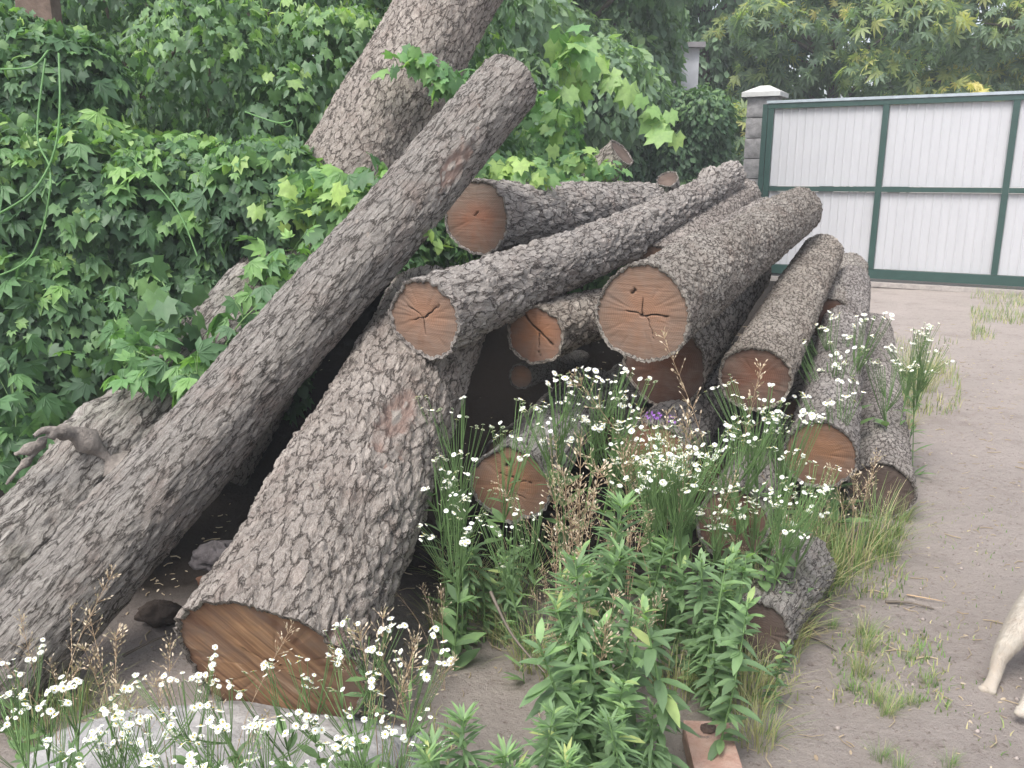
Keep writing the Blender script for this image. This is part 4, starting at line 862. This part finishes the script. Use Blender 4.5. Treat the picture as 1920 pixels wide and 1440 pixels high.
# ------------------------------------------------------------ far grass by the gate, thin grass on the path (ground cover)
mb = MB()
def patch(mb, u0, u1, v0, v1, n, h, dry=.4):
    for i in range(n):
        g = G(u0 + (u1 - u0) * RNG.random(), v0 + (v1 - v0) * RNG.random()); q = np.array([[g[0] * 2.2, g[1] * 2.2, 0]])
        if vnoise(q, 77)[0] < .42: continue
        a = RNG.random() * 6.28; blade_strip(mb, (g[0], g[1], gz(g[0], g[1]) - .003), (math.cos(a), math.sin(a), 0), h * (.4 + .8 * RNG.random()), .9 * RNG.random(), .0022, (.75 + .25 * RNG.random()) if RNG.random() < dry else .7 * RNG.random(), 2)
patch(mb, 1820, 1990, 545, 660, 2600, .10, .45); patch(mb, 1640, 1800, 640, 780, 1200, .08, .6); patch(mb, 1560, 1780, 1190, 1400, 650, .03, .4); patch(mb, 1330, 1500, 1150, 1440, 800, .045, .6); patch(mb, 1600, 1900, 900, 1440, 500, .02, .5)
patch(mb, 780, 1100, 1150, 1440, 500, .05, .6); patch(mb, 1540, 1700, 980, 1130, 500, .05, .5); patch(mb, 1150, 1450, 1000, 1350, 1500, .09, .5)
tag(mb.build('short_grass', LEAF_GRASS), 'thin short grass scattered over the sandy dirt', 'grass', kind='stuff')
# litter: twigs, chips, dead leaves
mb = MB()
for i in range(1900):
    if i < 1400: x, y = RNG.uniform(.5, 4.2), RNG.uniform(1.3, 8)
    else: x, y = RNG.uniform(-1.6, 1.6), RNG.uniform(1.2, 3.4)
    a = RNG.random() * 6.28; ln = .015 + .06 * RNG.random() ** 2.5; z = gz(x, y) + .003; mb.tube([(x, y, z), (x + math.cos(a) * ln * .5, y + math.sin(a) * ln * .5, z + .004 * RNG.random()), (x + math.cos(a + .3) * ln, y + math.sin(a + .3) * ln, z + .002)], .0011 + .0012 * RNG.random(), 4, tint=.45 * RNG.random() + .1)
n = 2600; x = RNG.uniform(-1.6, 4, n); y = RNG.uniform(1.2, 6.5, n); z = ground_h(x, y) + .003
scatter(mb, TB, np.stack([x, y, z], 1), rdir(n) * (1, 1, .15), np.array([0, 0, 1.]) + rdir(n) * .3, .008 + .02 * RNG.random(n) ** 2, RNG.random(n) * .9)
tag(mb.build('twig_litter', LEAF_DRY), 'small twigs bark chips and dead leaves strewn on the dirt', 'litter', kind='stuff')
mb = MB(); PEB = plain('pebble', (.3, .26, .24), .9, 40)
for i in range(900):
    x, y = RNG.uniform(.3, 4), RNG.uniform(1.3, 7); s = .003 + .006 * RNG.random() ** 2
    V = np.array([(1, 0, 0), (0, 1, 0), (-1, 0, 0), (0, -1, 0), (0, 0, .8), (.0, .0, -.6)]) * s * (1 + .4 * RNG.random(3)) + (x, y, gz(x, y) + s * .2)
    mb.add(V, [(0, 1, 4), (1, 2, 4), (2, 3, 4), (3, 0, 4), (1, 0, 5), (2, 1, 5), (3, 2, 5), (0, 3, 5)])
tag(mb.build('gravel', PEB), 'fine grit and pebbles on the dirt', 'gravel', kind='stuff')
def stick(label, pts, r):
    pts = [np.asarray(p) for p in pts]; mb = MB(); mb.tube(curve_pts([p - pts[0] for p in pts], 14), np.linspace(r, r * .4, 14), 6); o = mb.build('fallen_stick', STEM_DRY if r < .004 else TRUNK); o.location = tuple(pts[0]); tag(o, label, 'stick', 'fallen sticks')
stick('dark stick lying on the dirt right of the grass tufts', [G(1660, 1128, .012), G(1705, 1130, .016), G(1752, 1142, .01)], .006)
stick('thin dark twig just above the other stick on the dirt', [G(1700, 1115, .012), G(1740, 1122, .014), G(1772, 1128, .01)], .003)
stick('dark twig below the rotten log on the dirt', [G(1515, 1190, .01), G(1545, 1205, .015), G(1568, 1220, .01)], .005)
stick('pale bent stick in front of the rotten log', [G(1470, 1145, .03), G(1500, 1160, .03), G(1540, 1195, .01)], .003)
stick('long pale stick slanting through the left of the weeds', [P(920, 1110, 2.15), P(960, 1190, 2.0), P(1022, 1262, 1.85)], .005)
stick('thin brown root on the dirt behind the thick foreground log', [G(230, 1230, .02), G(290, 1200, .03), G(345, 1182, .02)], .005)

# ------------------------------------------------------------ brick, slab, stones
m, t, b, _ = newmat('old_brick'); co = objco(t)
c = mixc(t, maprange(t, noise(t, co, 22, 5, .7), .4, .7), (.33, .20, .16), (.40, .28, .235)); c = mixc(t, maprange(t, noise(t, co, 16, 4, .7), .62, .7, 0, .9), c, (.13, .10, .09)); c = mixc(t, maprange(t, noise(t, co, 130, 3, .7), .58, .72, 0, .8), c, (.24, .15, .12))
t.links.new(c, b.inputs['Base Color']); b.inputs['Roughness'].default_value = .95; bump(t, b, noise(t, co, 60, 5, .7), .8, .006); BRICK = m
bp = G(1345, 1440, .05); br = empty('brick', (bp[0], bp[1] + .0, 0)); br.rotation_euler = (0, 0, R_(-3)); tag(br, 'pale red brick slab with dark stains at the bottom edge below the weeds', 'brick')
rough_box((-.056, -.09, 0.0), (.056, .165, .058), .003, 9, 24).build('brick_block', BRICK, br)
cl = MB(); u = rdir(160); u = nrm(u); 
def blobmesh(r, seed, sub=24, amp=.3):
    th, ph = np.meshgrid(np.linspace(0, 2 * np.pi, sub * 2, endpoint=False), np.linspace(.01, np.pi - .01, sub)); d = np.stack([np.sin(ph) * np.cos(th), np.sin(ph) * np.sin(th), np.cos(ph)], -1).reshape(-1, 3)
    k = 1 + amp * (fbm(d * 1.6 + seed, 4, seed) - .5) * 2; V = d * np.asarray(r) * k[:, None]; W = sub * 2
    I = np.array([j * W + i for j in range(sub - 1) for i in range(W)]); J = np.array([j * W + (i + 1) % W for j in range(sub - 1) for i in range(W)])
    mb = MB(); mb.add(V, np.stack([I, I + W, J + W, J], 1)); return mb
o = blobmesh((.021, .014, .012), 4, amp=.5).build('dirt_clod', plain('dirt_clod', (.10, .07, .06), .95, 60)); o.location = (bp[0] + .008, bp[1] + .125, .066); tag(o, 'small dark dirt clod lying on the brick', 'clod')
SLABM = plain('pale_slab', (.33, .325, .325), .95, 13, .25, .1, 1.)
sc_ = G(420, 1400, .07); o = blobmesh((.52, .27, .095), 12, 90, .30).build('stone_slab', SLABM); o.location = (sc_[0] - .03, sc_[1] - .03, .0); o.rotation_euler = (0, 0, .12); tag(o, 'pale grey flat stone slab under the foreground daisies', 'stone slab')
for u_, v_, s_, lb, mt in ((405, 1040, .065, 'grey stone lying in the dark gap behind the thick foreground log', plain('grey_stone', (.11, .10, .105), .95, 22, .35, .1, 1.)), (410, 1090, .05, 'brown broken brick piece under the grey stone in the gap', plain('brick_bit', (.14, .075, .05), .95, 30, .3, .1, 1.)),
                           (300, 1150, .05, 'dark clod of earth between the slim log and the thick log', plain('earth_clod', (.07, .055, .046), .95, 30, .3, .1, 1.))):
    g = G(u_, v_, s_ * .6); o = blobmesh((s_ * 1.4, s_, s_ * .75), int(u_), 30, .55).build('stone' if 'stone' in lb else ('brick_fragment' if 'brick' in lb else 'earth_clod'), mt); o.location = (g[0], g[1], s_ * .55); tag(o, lb, 'stone' if 'stone' in lb else 'rubble')
# ------------------------------------------------------------ dog (only a foreleg reaches into the picture)
m, t, b, _ = newmat('cream_fur'); co = objco(t)
c = mixc(t, maprange(t, noise(t, co, 9, 4, .6), .4, .7), (.36, .32, .275), (.46, .43, .38)); c = mixc(t, maprange(t, noise(t, objco(t, (90, 90, 25)), 1, 4, .7), .45, .7, 0, .35), c, (.42, .34, .26))
t.links.new(c, b.inputs['Base Color']); b.inputs['Roughness'].default_value = .9; bump(t, b, noise(t, objco(t, (160, 160, 40)), 1, 4, .7), .6, .004); FUR = m
def dog():
    org = np.array([1.62, 2.25, 0.]); root = empty('dog', org); tag(root, 'cream coated dog at the right edge with a foreleg stretched forward on the dirt', 'dog')
    V = []; E = []; R = []
    def v(p, r, prev=None, local=True):
        V.append(np.asarray(p, float) - (0 if local else org)); R.append(r if hasattr(r, '__len__') else (r, r)); 
        if prev is not None: E.append((prev, len(V) - 1))
        return len(V) - 1
    def w(u, vv, Y): return P(u, vv, Y) - org
    hip = v((.42, .16, .30), .085); b1 = v((.28, .11, .285), .088, hip); b2 = v((.14, .06, .28), .098, b1); ch = v((.02, .02, .285), .098, b2); nk = v((-.01, .03, .37), .066, ch); n2 = v((.02, .05, .45), .055, nk); hd = v((.05, .08, .51), .062, n2); mz = v((.11, .11, .505), .036, hd); v((.15, .13, .50), .026, mz)
    # far foreleg, stretched forward
    ka = w(1872, 1238, 2.14); sh = v(w(1925, 1165, 2.17), .052, ch); el = v(w(1896, 1198, 2.155), .034, sh); kn = v(ka, .021, el); an = v(w(1866, 1266, 2.125), .0185, kn); pw = v(w(1858, 1286, 2.10), .017, an)
    for du, r in ((-16, .0085), (-9, .009), (-1, .009), (6, .008)): v(w(1854 + du * 1.25, 1293 + (du + 16) * .45, 2.08 - .001 * du), r * 1.15, pw)
    # near foreleg
    s2 = v((-.02, -.08, .21), .045, ch); e2 = v(w(1972, 1215, 2.06), .03, s2); k2 = v(w(1945, 1275, 2.02), .021, e2); a2 = v(w(1928, 1315, 1.985), .018, k2); p2 = v(w(1922, 1332, 1.965), .018, a2)
    for du in (-14, -7, 1, 8): v(w(1918 + du, 1341 + du * .25, 1.945), .0095, p2)
    for sy in (-1, 1):
        h1 = v((.45, .16 + sy * .06, .22), .055, hip); h2 = v((.40, .15 + sy * .075, .15), .034, h1); h3 = v((.47, .17 + sy * .075, .085), .018, h2); h4 = v((.45, .17 + sy * .075, .025), .016, h3); v((.415, .16 + sy * .075, .012), .015, h4)
    t1 = v((.50, .19, .35), .022, hip); v((.58, .22, .41), .012, t1)
    me = bpy.data.meshes.new('body'); me.from_pydata([tuple(x) for x in V], E, []); o = bpy.data.objects.new('body', me); C.objects.link(o); o.parent = root
    sk = o.modifiers.new('skin', 'SKIN'); sk.use_smooth_shade = True
    for i, r in enumerate(R): me.skin_vertices[0].data[i].radius = tuple(r) if False else (r[0], r[1])
    me.skin_vertices[0].data[0].use_root = True
    ss = o.modifiers.new('sub', 'SUBSURF'); ss.levels = 2; ss.render_levels = 2
    dg = bpy.context.evaluated_depsgraph_get(); em = bpy.data.meshes.new_from_object(o.evaluated_get(dg)); o.modifiers.clear(); o.data = em; em.name = 'body'; em.materials.clear(); em.materials.append(FUR)
    for pgn in em.polygons: pgn.use_smooth = True
    nv = len(em.vertices); co_ = np.zeros(nv * 3); em.vertices.foreach_get('co', co_); co_ = co_.reshape(-1, 3); em.calc_loop_triangles(); nt_ = len(em.loop_triangles); tri = np.zeros(nt_ * 3, int); em.loop_triangles.foreach_get('vertices', tri); tri = tri.reshape(-1, 3)
    A_, B_, C_ = co_[tri[:, 0]], co_[tri[:, 1]], co_[tri[:, 2]]; cr = np.cross(B_ - A_, C_ - A_); ar = np.linalg.norm(cr, axis=1); k = RNG.choice(nt_, 52000, p=ar / ar.sum()); w1 = RNG.random((52000, 1)); w2 = RNG.random((52000, 1)); fl = (w1 + w2) > 1; w1 = np.where(fl, 1 - w1, w1); w2 = np.where(fl, 1 - w2, w2)
    p_ = A_[k] + w1 * (B_[k] - A_[k]) + w2 * (C_[k] - A_[k]); n_ = nrm(cr[k]); dn_ = np.array([0, 0, -1.]) + .25 * rdir(52000); dn_ = nrm(dn_ - (dn_ * n_).sum(1, keepdims=True) * n_) + n_ * (.28 + .3 * RNG.random((52000, 1)))
    dn_ = nrm(dn_); sd_ = nrm(np.cross(dn_, n_)) * .0007; ln_ = (.005 + .007 * RNG.random((52000, 1))) * sstep(-.01, .12, p_[:, 2:3] + .0) ; VV = np.stack([p_ - sd_, p_ + sd_, p_ + dn_ * ln_], 1).reshape(-1, 3)
    hb = MB(); hb.add(VV, np.arange(len(VV)).reshape(-1, 3), tint=.5); hb.build('fur', FUR, root)
    DK = plain('dark_nose', (.03, .025, .022), .4, 30)
    n = blobmesh((.014, .014, .010), 3, 10, .05).build('nose', DK, root); n.location = (.172, .138, .507)
    for q in ((.105, .072, .528), (.075, .128, .528)): n = blobmesh((.008, .008, .008), 3, 10, .02).build('eye', DK, root); n.location = q
    for q, rz in (((.055, .015, .53), -.5), ((.01, .11, .53), 1.9)):
        n = blobmesh((.022, .011, .042), 5, 14, .1).build('ear', FUR, root); n.location = q; n.rotation_euler = (.5, 0, rz)
dog()


# ------------------------------------------------------------ air, with thin haze added to lift the far shadows
mb = MB(); mb.box((-24, -6, -1.2), (26, 32, 9.5)); m = bpy.data.materials.new('added_haze'); m.use_nodes = True; t = m.node_tree
t.nodes.remove(t.nodes['Principled BSDF']); pv = t.nodes.new('ShaderNodeVolumePrincipled'); pv.inputs['Color'].default_value = (.88, .93, 1., 1); pv.inputs['Density'].default_value = .005; pv.inputs['Anisotropy'].default_value = 0
t.links.new(pv.outputs[0], t.nodes['Material Output'].inputs['Volume']); tag(mb.build('added_haze', m, smooth=False), kind='stuff')
